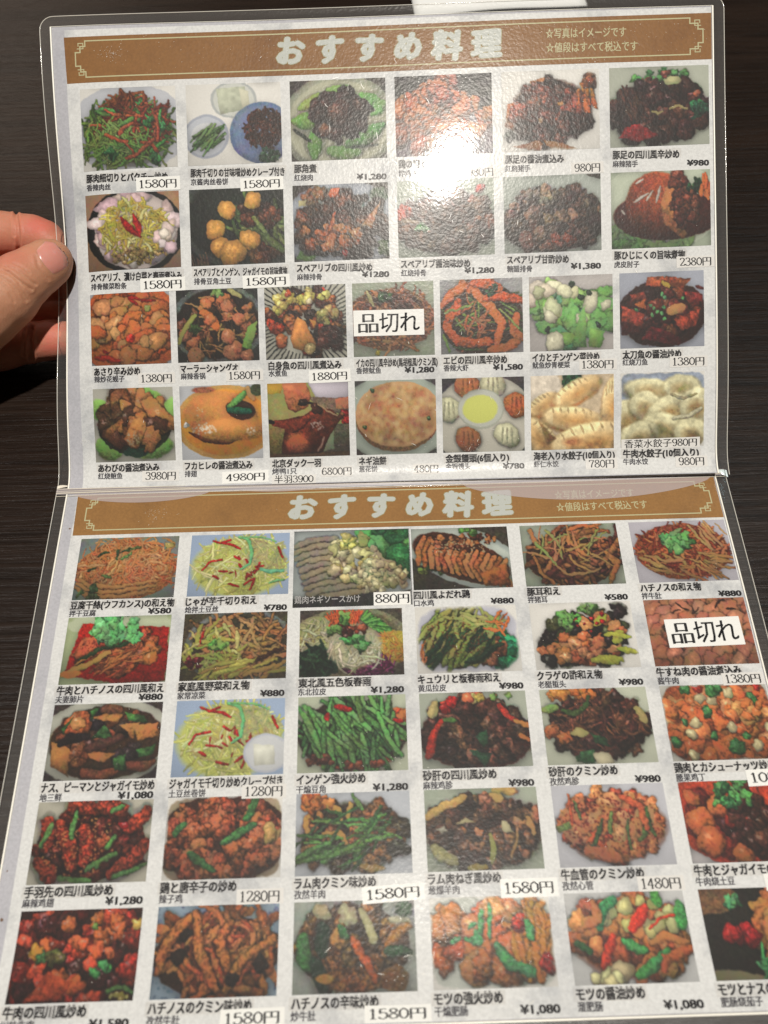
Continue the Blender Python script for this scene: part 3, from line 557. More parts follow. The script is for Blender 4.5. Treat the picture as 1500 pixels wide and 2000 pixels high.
def d_l5(p):
    p.im[:] = np.array((152, 160, 142)) / 255; p.E(.5, .55, .47, .44, (60, 36, 26)); _strips(p, 60, (.5, .54, .42, .38), [(144, 88, 52), (116, 66, 42), (168, 110, 64), (92, 48, 40)], .026, .4)
    p.ST(24, (.45, .4, .36, .3), .26, .011, [(196, 150, 84), (150, 150, 84), (190, 130, 84)], .4); p.SL([(.3, .6), (.42, .8), (.6, .83), (.76, .74)], .014, (206, 156, 96)); p.SL([(.84, .5), (.94, .66), (.86, .92)], .035, (176, 112, 60)); p.SL([(.14, .3), (.24, .45), (.34, .66)], .014, (150, 160, 90)); p.SL([(.5, .1), (.66, .02), (.8, .06)], .02, (190, 110, 60))
def d_l6(p):
    p.im[:] = np.array((184, 180, 188)) / 255; p.E(.5, .5, .48, .46, (140, 70, 40)); p.ST(260, (.5, .48, .46, .42), .13, .013, [(172, 90, 54), (150, 60, 38), (190, 116, 70), (120, 44, 30)], .4); p.ST(26, (.55, .7, .4, .22), .22, .017, [(200, 150, 90), (186, 130, 76)], .2, ang=.4, sp=.5); p.ST(8, (.8, .2, .16, .14), .24, .014, [(196, 150, 96)], .1, ang=1.1, sp=.2)
    p.LF(.45, .32, .13, [(96, 150, 84), (76, 128, 68), (120, 168, 100)], 26, .045)
def d_l7(p):
    p.im[:] = np.array((160, 172, 130)) / 255; p.E(.5, .12, .5, .2, (180, 188, 156)); p.P([(.14, .1), (.98, .2), (.99, .98), (.5, .99), (.05, .86), (.08, .5)], (160, 26, 20), .2)
    p.BL(34, (.5, .52, .36, .3), .07, [(150, 74, 44), (120, 54, 34), (176, 96, 54)], .4, .25, tex=.4); p.P([(.08, .56), (.16, .32), (.4, .26), (.56, .34), (.2, .64)], (176, 88, 52), .3, .3); p.ST(46, (.5, .66, .3, .2), .16, .012, [(120, 54, 36), (150, 70, 40), (186, 110, 60)], .3, ang=-.5, sp=.5)
    p.SL([(.18, .62), (.35, .5), (.6, .4)], .022, (40, 62, 34)); p.SL([(.02, .86), (.14, .78), (.3, .68), (.44, .54)], .03, (196, 146, 76)); p.B1(.83, .64, .06, (196, 112, 54)); p.E(.1, .84, .1, .05, (206, 128, 60)); p.dots(60, (.28, .4, .16, .12), .008, (120, 40, 26), .8)
    p.LF(.45, .16, .2, [(98, 176, 104), (84, 158, 90), (118, 190, 120)], 60, .04); p.LF(.66, .3, .06, [(92, 166, 96)], 8, .035)
def d_l8(p):
    p.im[:] = np.array((72, 62, 44)) / 255; p.E(.55, .5, .52, .56, (58, 50, 36), rim=(96, 100, 96)); _strips(p, 120, (.56, .5, .42, .42), [(180, 134, 82), (160, 112, 66), (140, 94, 56), (196, 152, 100)], .018, .3, .6)
    p.ST(50, (.3, .6, .28, .36), .2, .015, [(186, 186, 84), (160, 170, 76), (206, 200, 120)], .3); p.ST(20, (.6, .85, .34, .12), .3, .02, [(190, 180, 84), (196, 150, 80)], .2, ang=-.4, sp=.3); p.BL(7, (.14, .72, .06, .14), .035, [(96, 24, 34)], .4); p.SL([(.2, .3), (.17, .44)], .012, RED[0]); p.SL([(.7, .72), (.95, .56)], .022, (60, 34, 24)); p.LF(.34, .48, .05, GRN, 7)
def d_l9(p):
    p.wp = 0.6
    p.im[:] = np.array((74, 66, 54)) / 255; p.E(.5, .5, .55, .55, (96, 86, 64), rim=(120, 112, 88))
    p.E(.16, .38, .2, .28, (180, 178, 120)); p.ST(80, (.17, .38, .17, .24), .12, .012, [(196, 192, 140), (176, 176, 104), (206, 200, 160)], .4)
    p.P([(.24, .1), (.4, .02), (.62, .02), (.56, .2), (.36, .28)], (206, 92, 50), .1, .2); p.ST(40, (.42, .12, .14, .08), .12, .008, [(214, 104, 56), (190, 76, 40)], .2, ang=1.6, sp=.5)
    for k in range(13): p.SL([(.6 + k * .01, .16 + k * .012), (.66 + k * .028, .04 + k * .034)], .017, [(84, 138, 60), (120, 170, 84), (56, 104, 48)][k % 3], drop=.4)
    p.P([(.84, .34), (1, .36), (1, .8), (.84, .84), (.78, .6)], (196, 166, 64)); p.ST(120, (.88, .58, .12, .24), .07, .009, [(214, 184, 84), (196, 160, 54), (206, 140, 60)], .4, drop=.3)
    p.E(.64, .88, .24, .13, (84, 16, 54)); p.ST(90, (.66, .86, .22, .12), .1, .010, [(110, 24, 76), (70, 14, 50), (150, 60, 110)], .5); p.E(.18, .78, .2, .24, (26, 50, 34)); p.ST(80, (.18, .78, .18, .2), .14, .016, [(28, 56, 36), (20, 40, 28), (44, 80, 50)], .5)
    p.E(.53, .56, .26, .32, (180, 176, 138), soft=.04); p.ST(80, (.53, .62, .24, .26), .2, .010, [(190, 186, 150), (170, 166, 130), (204, 200, 170)], .8, drop=.2); p.BL(26, (.5, .34, .13, .16), .035, [(84, 40, 28), (120, 60, 38), (60, 30, 24)], .4, .4); p.LF(.33, .32, .05, GRN, 7); p.LF(.55, .5, .09, [(60, 110, 56), (90, 140, 80)], 12, .035); p.LF(.44, .16, .05, GRN, 6)
def d_l10(p):
    p.im[:] = np.array((186, 186, 196)) / 255; p.BL(34, (.84, .72, .15, .24), .07, [(24, 116, 78), (18, 92, 62), (44, 140, 96)], .35, .1, tex=.15); p.BL(40, (.55, .66, .3, .24), .06, [(130, 72, 44), (110, 60, 40), (160, 96, 60)], .4, .2)
    p.E(.42, .5, .36, .42, (70, 76, 36)); p.ST(46, (.4, .42, .33, .32), .36, .03, [(134, 144, 70), (156, 160, 84), (110, 124, 56)], .25, ang=-.9, sp=.3, drop=.9); p.ST(16, (.45, .6, .3, .26), .32, .022, [(30, 56, 34), (40, 70, 40)], .3, ang=-.8, sp=.3); p.ST(14, (.62, .24, .22, .14), .24, .022, [(176, 176, 104), (150, 160, 84)], .4)
    p.ST(9, (.82, .3, .1, .14), .14, .012, ORG, .2); p.ST(5, (.06, .72, .06, .12), .12, .013, ORG, .2, ang=1.7, sp=.3); p.dots(150, (.4, .46, .32, .3), .007, (96, 40, 24), .8); p.fade(WH, .03, .2)
def d_l11(p):
    p.BL(60, (.5, .56, .42, .36), .075, [(40, 30, 24), (30, 22, 20), (120, 60, 34), (54, 60, 30)], .4, .4)
    p.BL(34, (.42, .7, .36, .2), .065, [(196, 116, 64), (180, 98, 54), (206, 140, 90)], .35, .25, tex=.3); p.BL(16, (.66, .4, .26, .22), .06, [(186, 104, 64), (200, 140, 84), (30, 24, 22)], .4, .3)
    for a, b, w in (((.62, .34), (.72, .2), .04), ((.78, .6), (.86, .48), .05), ((.55, .86), (.82, .88), .045), ((.7, .5), (.95, .55), .025), ((.8, .7), (.97, .78), .03)): p.SL([a, b], w, (186, 190, 70), taper=.5)
    p.BL(10, (.6, .3, .25, .2), .02, RED, .2, .4); p.LF(.38, .24, .12, [(90, 146, 66), (120, 170, 90)], 18, .035); p.LF(.58, .1, .08, GRN, 10, .03); p.BL(3, (.88, .14, .04, .08), .06, [(34, 26, 30)], .5); p.B1(.14, .88, .08, (32, 28, 26), spec=.5); p.fade(WH, .03, .14)
def d_l12(p):
    p.im[:] = np.array((176, 148, 112)) / 255; q = [(x, y) for y in np.arange(.05, 1.05, .16) for x in np.arange(.08, 1.05, .155)]
    for i, (x, y) in enumerate(q): p.blob(x + p.r.uniform(-.04, .04), p.y(y + p.r.uniform(-.03, .03)), .095, p.pick([(176, 108, 80), (160, 94, 68), (188, 122, 92)], .06), .22, .06, 1.2, None, .9, .12, .85)
    p.ST(14, (.5, .3, .45, .25), .12, .01, [(60, 34, 26)], .6, drop=.1)
def d_l13(p):
    p.wp = 0.8
    p.im[:] = np.array((64, 52, 52)) / 255; p.E(.5, .5, .62, .58, (176, 176, 162)); p.E(.52, .52, .52, .48, (60, 40, 26)); p.BL(26, (.5, .5, .42, .38), .07, [(110, 62, 40), (70, 44, 34), (44, 34, 34)], .35, .3)
    for q in ([(.02, .5), (.2, .58), (.22, .95), (.04, .8)], [(.62, .3), (.8, .26), (.76, .48)], [(.76, .3), (.96, .28), (.98, .46), (.8, .5)], [(.34, .62), (.62, .66), (.52, .78), (.4, .72)], [(.36, .2), (.5, .12), (.64, .14), (.6, .26)]): p.P(q, (184, 122, 66), .35, .12)
    p.B1(.24, .28, .12, (170, 84, 48), spec=.4); p.B1(.24, .26, .06, (206, 140, 84))
    for pts, c in (([(.1, .52), (.2, .44), (.34, .44)], (36, 26, 28)), ([(.36, .6), (.5, .52), (.64, .46)], (80, 48, 40)), ([(.68, .82), (.85, .84), (.95, .8)], (120, 64, 44)), ([(.35, .9), (.5, .94), (.64, .88)], (130, 70, 44)), ([(.46, .08), (.6, .1)], (110, 66, 46))): p.SL(pts, .045, c)
    for q in ([(.38, .46), (.48, .28), (.58, .46)], [(.6, .72), (.7, .66), (.72, .9), (.62, .88)], [(.8, .62), (.96, .56), (.94, .68), (.82, .72)], [(.34, .1), (.42, .06), (.36, .24)], [(.66, .12), (.82, .18), (.88, .28), (.7, .24)], [(.1, .3), (.2, .16), (.12, .4)]): p.P(q, (62, 104, 52), .5, .3)
def d_l15(p):
    p.wp = 0.6
    p.im[:] = np.array((178, 184, 160)) / 255; p.E(.5, .52, .5, .47, (44, 34, 22)); p.E(.5, .86, .34, .1, (150, 70, 36)); p.BL(8, (.9, .4, .07, .2), .05, [(160, 60, 34), (190, 110, 60)], .3)
    p.ST(100, (.5, .48, .42, .38), .34, .022, [(78, 124, 62), (60, 100, 52), (98, 144, 78), (46, 84, 46)], .25, ang=1.3, sp=.9, drop=.9); p.ST(40, (.5, .48, .42, .38), .36, .024, [(84, 132, 66), (100, 150, 84)], .2, ang=1.2, sp=.6, drop=.9)
    p.SL([(.36, .14), (.48, .18)], .028, RED[0]); p.SL([(.28, .24), (.27, .32)], .024, RED[0]); p.SL([(.88, .34), (.96, .36)], .02, RED[0]); p.BL(10, (.2, .84, .14, .07), .03, BRN, .4); p.BL(10, (.6, .9, .16, .05), .03, [(130, 60, 34)], .4)
def d_l16(p):
    p.im[:] = np.array((162, 168, 152)) / 255; p.E(.5, .52, .46, .42, (46, 26, 20), soft=.05); p.E(.5, .6, .52, .42, (60, 26, 18)); p.BL(80, (.5, .52, .44, .4), 0.073, [(70, 42, 32), (54, 32, 26), (96, 60, 44), (40, 24, 20)], .45, .3, tex=.45)
    p.SL([(.06, .84), (.1, .6), (.18, .4)], .04, (170, 42, 28)); p.SL([(.74, .2), (.82, .34), (.92, .42)], .03, (176, 46, 34)); p.BL(5, (.28, .18, .08, .06), .05, RED); p.SL([(.1, .3), (.16, .14)], .04, (190, 170, 110)); p.P([(.42, .78), (.64, .82), (.56, .98)], (34, 78, 50), .5); p.P([(.5, .6), (.6, .52), (.62, .68), (.56, .74)], (34, 72, 44), .4)
    p.SL([(.88, .4), (.99, .48)], .024, (196, 124, 60)); p.SL([(.9, .58), (.98, .68)], .02, (196, 120, 60)); p.SL([(.22, .36), (.32, .38)], .02, (70, 100, 50)); p.BL(8, (.5, .06, .1, .04), .04, YEL + [(186, 96, 60)]); p.BL(5, (.76, .08, .08, .04), .03, GRN + [(190, 120, 80)])
def d_l17(p):
    p.im[:] = np.array((182, 186, 166)) / 255; p.E(.52, .5, .42, .40, (50, 28, 22), soft=.05); p.BL(80, (.52, .5, .45, .42), 0.067, [(70, 38, 28), (54, 30, 24), (92, 54, 38), (42, 24, 20)], .5, .25, tex=.45); p.ST(60, (.5, .5, .42, .4), .14, .012, [(110, 66, 44), (80, 44, 32)], .5)
    p.BL(14, (.3, .06, .22, .06), .05, [(206, 128, 56), (190, 104, 46)], .3); p.SL([(.2, .3), (.28, .34), (.4, .26), (.46, .1)], .024, (56, 84, 38)); p.SL([(.02, .28), (.14, .24)], .04, (120, 150, 74)); p.P([(.22, .6), (.32, .5), (.42, .6), (.34, .66)], (190, 176, 110), .3); p.P([(.24, .96), (.3, .82), (.44, .8), (.42, .98)], (50, 100, 56), .4, .2); p.P([(.42, .84), (.56, .86), (.6, .99), (.44, .99)], (206, 196, 160), .2)
    p.P([(.42, .6), (.56, .66), (.58, .78), (.46, .74)], (36, 72, 40), .4, .2); p.SL([(.88, .3), (.93, .46)], .04, (180, 160, 100)); p.BL(6, (.14, .6, .08, .08), .05, [(170, 100, 54)], .4)
def d_l18(p):
    p.im[:] = np.array((150, 80, 44)) / 255; p.BL(80, (.5, .5, .55, .52), 0.067, [(214, 124, 66), (196, 104, 54), (184, 96, 50), (220, 148, 92)], .35, .3, 1.3, tex=.25, drop=.45, flat=.45)
    for x, y in ((.36, .18), (.46, .22), (.62, .12), (.28, .52), (.22, .66), (.2, .92), (.8, .82), (.95, .6), (.6, .58), (.5, .1)): p.B1(x, y, .05, (204, 188, 140), irr=.25, spec=.15, tex=.1)
    for x, y, r in ((.24, .06, .05), (.48, .08, .06), (.4, .38, .05), (.18, .5, .035), (.06, .74, .05), (.6, .84, .075), (.84, .22, .06), (.42, .68, .04), (.72, .7, .04), (.54, .05, .04)): p.B1(x, y, r, (56, 108, 56), irr=.25, spec=.2)
    p.BL(12, (.75, .35, .16, .14), .045, [(190, 112, 60), (206, 140, 84)], .2, .3, 1.8); p.B1(.36, .04, .045, (190, 60, 40)); p.B1(.9, .04, .04, (186, 50, 40)); p.fade((192, 190, 180), .01, .12)
def d_l19(p):
    p.im[:] = np.array((176, 172, 156)) / 255; p.E(.5, .55, .47, .42, (46, 22, 16)); p.BL(55, (.5, .52, .44, .4), .065, [(110, 40, 28), (84, 30, 24), (130, 56, 34), (60, 24, 20)], .4, .3, tex=.4)
    for a, b in (((.22, .3), (.36, .78)), ((.44, .36), (.46, .74)), ((.1, .26), (.12, .54)), ((.7, .9), (.96, .56)), ((.08, .74), (.2, .92)), ((.3, .06), (.5, .1)), ((.8, .34), (.94, .16)), ((.55, .06), (.75, .12))): p.SL([a, ((a[0] + b[0]) / 2 + .02, (a[1] + b[1]) / 2), b], .065, (138, 50, 32), taper=.2, tex=.5, drop=.9)
    p.dots(160, (.4, .55, .32, .36), .007, (206, 140, 84), .8)
    for a, b in (((.34, .16), (.33, .46)), ((.14, .3), (.08, .54)), ((.48, .84), (.72, .66)), ((.28, .93), (.52, .98)), ((.72, .94), (.98, .78)), ((.66, .14), (.74, .08)), ((.64, .58), (.7, .46))): p.SL([a, b], .022, (84, 124, 66), taper=.1)
    p.B1(.76, .32, .035, (150, 24, 28), spec=.6)
def d_l20(p):
    p.im[:] = np.array((170, 150, 124)) / 255; p.E(.5, .5, .56, .56, (64, 34, 24)); p.BL(93, (.5, .5, .50, .48), 0.067, [(164, 88, 54), (144, 72, 44), (184, 108, 68), (116, 56, 36)], .4, .25, tex=.4)
    for a, b in (((.5, .56), (.76, .36)), ((.22, .7), (.44, .88)), ((.08, .44), (.16, .32)), ((.7, .28), (.76, .04))): p.SL([a, b], .03, (60, 104, 56), taper=.1)
    p.BL(6, (.9, .5, .06, .08), .05, [(176, 144, 84)], .4); p.fade(WH, .01, .12)
def d_l21(p):
    p.im[:] = np.array((176, 180, 186)) / 255; p.E(.5, .52, .44, .40, (56, 40, 24), soft=.05); p.BL(68, (.5, .52, .44, .38), 0.073, [(124, 78, 44), (100, 60, 36), (146, 96, 56), (60, 44, 28), (40, 36, 24)], .45, .25, tex=.4)
    for a in ([(.1, .3), (.2, .16), (.38, .2), (.4, .36)], [(.24, .48), (.38, .5), (.46, .7)], [(.08, .3), (.1, .5)], [(.5, .86), (.64, .92), (.76, .92)], [(.46, .32), (.48, .12)], [(.48, .84), (.56, .74)]): p.SL(a, .024, (196, 150, 76), taper=.5)
    p.ST(38, (.45, .5, .36, .34), .26, .014, [(70, 110, 54), (90, 130, 66), (50, 84, 44)], .2, ang=-.3, sp=.7); p.ST(8, (.28, .72, .18, .08), .3, .024, [(84, 128, 64)], .1, ang=-.3, sp=.2); p.SL([(.5, .02), (.58, .22)], .02, (90, 130, 66)); p.BL(12, (.2, .12, .14, .06), .05, ORG, .4)
def d_l22(p):
    p.im[:] = np.array((156, 164, 146)) / 255; p.E(.52, .52, .5, .44, (46, 30, 24), soft=.05); p.BL(86, (.52, .52, .48, .44), 0.067, [(90, 58, 40), (66, 42, 32), (118, 78, 52), (50, 34, 28)], .45, .3, tex=.4)
    for a in ([(.02, .34), (.16, .22), (.36, .12)], [(.6, .1), (.68, .16)], [(.62, .02), (.8, .04)]): p.SL(a, .04, (196, 160, 90))
    p.P([(.26, .44), (.36, .36), (.44, .42)], (206, 192, 140), .2); p.P([(.66, .42), (.72, .44), (.76, .58), (.68, .56)], (206, 196, 150), .2); p.SL([(.56, .58), (.58, .74), (.56, .92)], .026, (176, 170, 90), taper=.6); p.SL([(.8, .5), (.76, .7), (.72, .86)], .014, (176, 130, 76)); p.SL([(.06, .7), (.14, .82), (.24, .88)], .05, (176, 170, 110)); p.SL([(.36, .96), (.5, .95)], .03, (176, 150, 60)); p.B1(.46, .54, .035, (176, 120, 80)); p.SL([(.9, .4), (.94, .56)], .03, (190, 140, 84)); p.P([(.1, .5), (.16, .46), (.2, .52), (.14, .56)], (206, 200, 176))
def d_l23(p):
    p.im[:] = np.array((186, 186, 192)) / 255; p.E(.5, .52, .45, .40, (120, 60, 36), soft=.05); p.BL(60, (.5, .52, .45, .40), .065, [(176, 96, 60), (140, 60, 40), (190, 120, 74)], .35, .2, tex=.4)
    for _ in range(26):
        x, y = p.spot((.5, .52, .4, .34)); y /= p.asp; a = p.r.uniform(0, 3.14); w, h = .10, .05; c, s = math.cos(a), math.sin(a)
        p.P([(x + w * c - h * s, y + w * s + h * c), (x - w * c - h * s, y - w * s + h * c), (x - w * c + h * s, y - w * s - h * c), (x + w * c + h * s, y + w * s - h * c)], [(196, 132, 84), (180, 112, 68), (206, 150, 100)][p.r.randint(3)], .3, .3)
    p.dots(300, (.5, .5, .44, .4), .009, (96, 26, 20), .8); p.ST(9, (.5, .4, .4, .35), .2, .02, [(60, 84, 44), (84, 104, 54), (190, 84, 50)], .5); p.SL([(.6, .16), (.76, .3), (.8, .55)], .03, (186, 84, 50)); p.SL([(.26, .8), (.5, .9)], .06, (184, 104, 66)); p.P([(.0, .52), (.12, .42), (.14, .52), (.02, .6)], (110, 130, 70), .3)
def d_l24(p):
    p.im[:] = np.array((176, 60, 34)) / 255; p.BL(50, (.55, .5, .5, .48), .08, [(120, 36, 26), (90, 28, 22), (70, 30, 24), (160, 60, 36)], .35, .35); p.BL(24, (.6, .55, .2, .3), .07, [(60, 30, 24), (84, 44, 34)], .4, .5)
    for x, y, r in ((.14, .5, .12), (.2, .74, .12), (.32, .3, .1), (.85, .62, .13), (.85, .96, .13), (.1, .2, .07), (.95, .2, .1), (.45, .9, .08)): p.B1(x, y, r, (196, 104, 56), irr=.15, spec=.2, tex=.2)
    p.LF(.46, .14, .15, [(64, 120, 62), (90, 150, 84), (44, 92, 48)], 30, .035); p.corner((196, 190, 190), .66, .62, .58, .42, 2.4)
def d_l25(p):
    p.im[:] = np.array((50, 22, 18)) / 255; p.BL(74, (.5, .5, .55, .54), 0.091, [(130, 36, 26), (100, 28, 22), (160, 56, 34), (66, 24, 20), (50, 22, 18)], .4, .4, tex=.35); p.BL(20, (.5, .45, .45, .4), .06, [(176, 84, 44), (186, 70, 44)], .4, .4)
    p.P([(.14, .98), (.3, .66), (.5, .78), (.44, .96)], (170, 66, 38), .4, .3); p.B1(.17, .46, .06, (200, 140, 50)); p.BL(7, (.3, .54, .1, .06), .04, [(90, 90, 44), (60, 100, 50)], .4); p.BL(6, (.7, .66, .08, .08), .03, [(60, 130, 70)], .4); p.SL([(.78, .9), (.88, .84), (.99, .9)], .02, (80, 120, 60)); p.BL(8, (.9, .95, .08, .04), .02, YEL); p.B1(.96, .18, .04, (210, 170, 80)); p.B1(.62, .2, .03, (90, 110, 50)); p.dots(30, (.5, .5, .45, .45), .008, (220, 190, 180), .7)
def d_l26(p):
    p.im[:] = np.array((140, 160, 176)) / 255; p.dots(500, (.5, .5, .7, .7), .010, (84, 110, 136), .8); p.E(.5, .55, .5, .46, (52, 30, 20)); _strips(p, 46, (.5, .52, .42, .38), [(150, 88, 46), (126, 70, 38), (170, 106, 60)], .034, .5, .6); p.ST(70, (.5, .5, .42, .4), .12, .016, [(160, 76, 42), (176, 112, 64), (110, 50, 30)], .4)
    for a in ([(.32, .1), (.36, .5), (.52, .9)], [(.95, .4), (.72, .6), (.6, .92)], [(.6, .2), (.52, .4), (.6, .7)], [(.05, .7), (.1, .4), (.26, .14)]): p.SL(a, .04, (162, 98, 50), tex=.35, drop=.9)
    for x, y, r in ((.2, .55, .06), (.24, .32, .05), (.86, .66, .06), (.64, .82, .05)): p.B1(x, y, r, (34, 22, 16), drop=.2, spec=0)
def d_l27(p):
    p.im[:] = np.array((150, 156, 146)) / 255; p.E(.48, .5, .46, .46, (54, 38, 20)); p.BL(46, (.48, .5, .4, .42), .08, [(84, 56, 28), (64, 42, 24), (120, 84, 40), (100, 60, 30)], .35, .2, tex=.4); p.E(.52, .86, .3, .13, (70, 40, 20)); p.dots(150, (.5, .84, .3, .13), .011, (150, 92, 44), .8); p.E(.3, .62, .1, .14, (70, 42, 22)); p.dots(60, (.3, .62, .1, .13), .009, (150, 96, 50), .8)
    for pts, w, c in (([(.42, .12), (.46, .2)], .08, (176, 172, 130)), ([(.56, .12), (.6, .24), (.65, .44)], .04, (186, 180, 130)), ([(.8, .22), (.95, .24)], .035, (190, 186, 150)), ([(.2, .1), (.26, .14)], .06, (176, 160, 120)), ([(.94, .3), (.82, .42), (.74, .6)], .04, (140, 96, 40)), ([(.08, .4), (.1, .6), (.12, .7)], .06, (62, 110, 56)), ([(.24, .3), (.24, .56)], .06, (24, 52, 34)), ([(.18, .66), (.24, .92)], .06, (24, 50, 34)), ([(.38, .3), (.44, .4)], .035, (50, 100, 54)), ([(.88, .1), (.95, .12)], .06, (44, 84, 44)), ([(.76, .56), (.92, .58)], .04, (34, 72, 44))): p.SL(pts, w, c)
    p.SL([(.49, .42), (.56, .62), (.66, .86)], .034, (176, 82, 36)); p.E(.82, .86, .12, .14, (110, 74, 34)); p.E(.26, .84, .08, .05, (170, 124, 50))
def d_l28(p):
    p.im[:] = np.array((190, 194, 184)) / 255; p.BL(74, (.5, .5, .5, .42), 0.079, [(190, 118, 60), (170, 96, 50), (200, 138, 84), (180, 90, 50)], .4, .3, 1.3, tex=.25); p.ST(30, (.85, .5, .14, .3), .26, .03, [(206, 136, 50), (190, 120, 50)], .4, ang=1.8, sp=.5); p.BL(8, (.72, .3, .04, .1), .03, RED); p.BL(5, (.95, .74, .06, .05), .04, RED)
    for pts, w in (([(.42, .16), (.4, .44)], .026), ([(.5, .1), (.48, .46)], .024), ([(.36, .4), (.4, .5), (.3, .46)], .03), ([(.55, .56), (.62, .74), (.8, .84)], .05), ([(.8, .3), (.82, .48)], .034), ([(.16, .5), (.24, .46)], .02), ([(.32, .34), (.36, .3)], .02)): p.SL([*pts], w, (68, 142, 84), taper=.3)
    p.fade(WH, .02, .12)
def d_l29(p):
    p.im[:] = np.array((188, 188, 186)) / 255; p.E(.5, .52, .46, .42, (120, 64, 36), soft=.05); p.BL(60, (.5, .52, .46, .42), .08, [(186, 110, 58), (160, 84, 48), (200, 132, 76), (110, 54, 36)], .3, .3, 1.3, tex=.2); p.BL(16, (.6, .3, .34, .2), .055, [(200, 194, 130), (190, 180, 110)], .2, .1, tex=.06); p.BL(5, (.3, .9, .14, .08), .07, [(206, 196, 140)], .2, .1, tex=.06)
    for pts, w, c in (([(.26, .38), (.3, .2), (.42, .08)], .045, (48, 130, 80)), ([(.54, .42), (.6, .3), (.66, .18)], .05, (196, 48, 28)), ([(.25, .8), (.3, .66), (.36, .5)], .045, (190, 56, 32)), ([(.52, .9), (.64, .82), (.78, .68)], .045, (70, 150, 76)), ([(.46, .54), (.52, .6), (.6, .64)], .04, (70, 146, 80)), ([(.74, .02), (.78, .14)], .04, (76, 140, 64)), ([(.96, .15), (.94, .4)], .05, (66, 140, 70)), ([(.06, .54), (.16, .64)], .03, (44, 96, 50)), ([(.68, .4), (.78, .3), (.9, .28)], .014, (190, 50, 30)), ([(.74, .86), (.76, .76), (.98, .66)], .04, (176, 90, 50)), ([(.1, .4), (.26, .3), (.24, .1)], .035, (184, 116, 70)), ([(.68, .56), (.8, .5), (.95, .58)], .035, (190, 120, 66))): p.SL(pts, w, c, taper=.3)
    p.corner((190, 190, 188), .56, .58, power=2.6)
def d_l30(p):
    p.im[:] = np.array((30, 26, 20)) / 255; p.E(.1, .1, .2, .2, (110, 76, 48)); p.E(.3, 1.1, .45, .18, (150, 140, 100), rot=.2); p.BL(30, (.75, .3, .3, .26), .1, [(176, 118, 66), (150, 96, 50), (196, 140, 84)], .35, .25, 1.4, tex=.15); p.BL(8, (.3, .5, .1, .06), .07, [(130, 24, 24)], .3, .4); p.BL(12, (.7, .72, .2, .1), .06, [(150, 96, 56), (90, 56, 36)], .4); p.ST(16, (.5, .84, .1, .12), .2, .012, [(70, 150, 84)], .9); p.LF(.28, .18, .06, SCAL, 8, .03)
STICK_U = [((46.1, -137.7, 20.1, 6.1, .010), '1580円'), ((93.2, -136.2, 19.5, 5.8, .023), '1580円'), ((46.6, -92.4, 20.7, 6.2, .016), '1580円'), ((93.9, -92.4, 21.4, 5.8, .015), '1580円'),
           ((121.6, -48.8, 18.9, 5.8, .022), '1880円'), ((81.4, -3.9, 21.4, 5.5, .02), '4980円')]
STICK_L = [((291.5, 135.5, 22.5, 6.1, .024), '1080円'), ((143.5, 171.5, 22.5, 5.6, .045), '1580円'), ((192.7, 171.1, 20.8, 6.2, .003), '1580円'), ((287.9, 171.7, 19.5, 5.7, .018), '1280円'),
           ((94.6, 208.1, 21.7, 5.6, .016), '1580円'), ((143.8, 208.2, 22.6, 5.0, .0), '1580円')]
# ------------------------------------------------------------------ materials
def ink(name, c, rough=.55): return newmat(name, c, rough, .2)
def print_paper(name, c, blotch):
    m = newmat(name, c, .6, .2); tc = N(m, 'ShaderNodeTexCoord'); mix = N(m, 'ShaderNodeMixRGB', blend_type='MIX')
    n1 = N(m, 'ShaderNodeTexNoise', Scale=38.0, Detail=5.0, Roughness=.65); n2 = N(m, 'ShaderNodeTexNoise', Scale=900.0, Detail=2.0)
    LK(m, tc.outputs['Object'], n1.inputs['Vector']); LK(m, tc.outputs['Object'], n2.inputs['Vector'])
    r = N(m, 'ShaderNodeValToRGB'); r.color_ramp.elements[0].position = .50; r.color_ramp.elements[1].position = .72
    r.color_ramp.elements[0].color = (0, 0, 0, 1); r.color_ramp.elements[1].color = (1, 1, 1, 1)
    LK(m, n1.outputs['Fac'], r.inputs['Fac'])
    mix.inputs['Color1'].default_value = rgba(c); mix.inputs['Color2'].default_value = rgba(blotch); LK(m, r.outputs['Color'], mix.inputs['Fac'])
    g = N(m, 'ShaderNodeMapRange'); g.inputs['From Min'].default_value = .3; g.inputs['From Max'].default_value = .7; g.inputs['To Min'].default_value = .90; g.inputs['To Max'].default_value = 1.06
    LK(m, n2.outputs['Fac'], g.inputs['Value'])
    mu = N(m, 'ShaderNodeMixRGB', blend_type='MULTIPLY'); mu.inputs['Fac'].default_value = 1
    LK(m, mix.outputs['Color'], mu.inputs['Color1']); LK(m, g.outputs['Result'], mu.inputs['Color2']); LK(m, mu.outputs['Color'], bsdf(m).inputs['Base Color'])
    return m
M_SHEET = print_paper('bluish_paper', (192, 191, 197), (182, 182, 188))
M_PRINT = print_paper('marbled_print', (227, 227, 225), (180, 182, 185))
M_BAND = print_paper('bronze_band_ink', (142, 98, 50), (124, 82, 40))
M_BAND2 = print_paper('ochre_band_ink', (156, 113, 62), (142, 102, 56))
M_CREAM = ink('cream_ink', (194, 188, 146)); M_TITLE = ink('pale_blue_ink', (194, 197, 190)); M_TITLE2 = ink('title_outline_ink', (166, 158, 120))
M_BLACK = ink('black_ink', (22, 20, 24)); M_GREY = ink('grey_ink', (62, 60, 66)); M_HALO = print_paper('lettering_halo_ink', (218, 216, 212), (184, 185, 188))
M_LABEL = newmat('white_label_paper', (248, 247, 242), .6, .2); M_LBLK = ink('label_ink', (26, 26, 28)); M_LABEL2 = newmat('printed_label_white', (230, 227, 222), .6, .2)
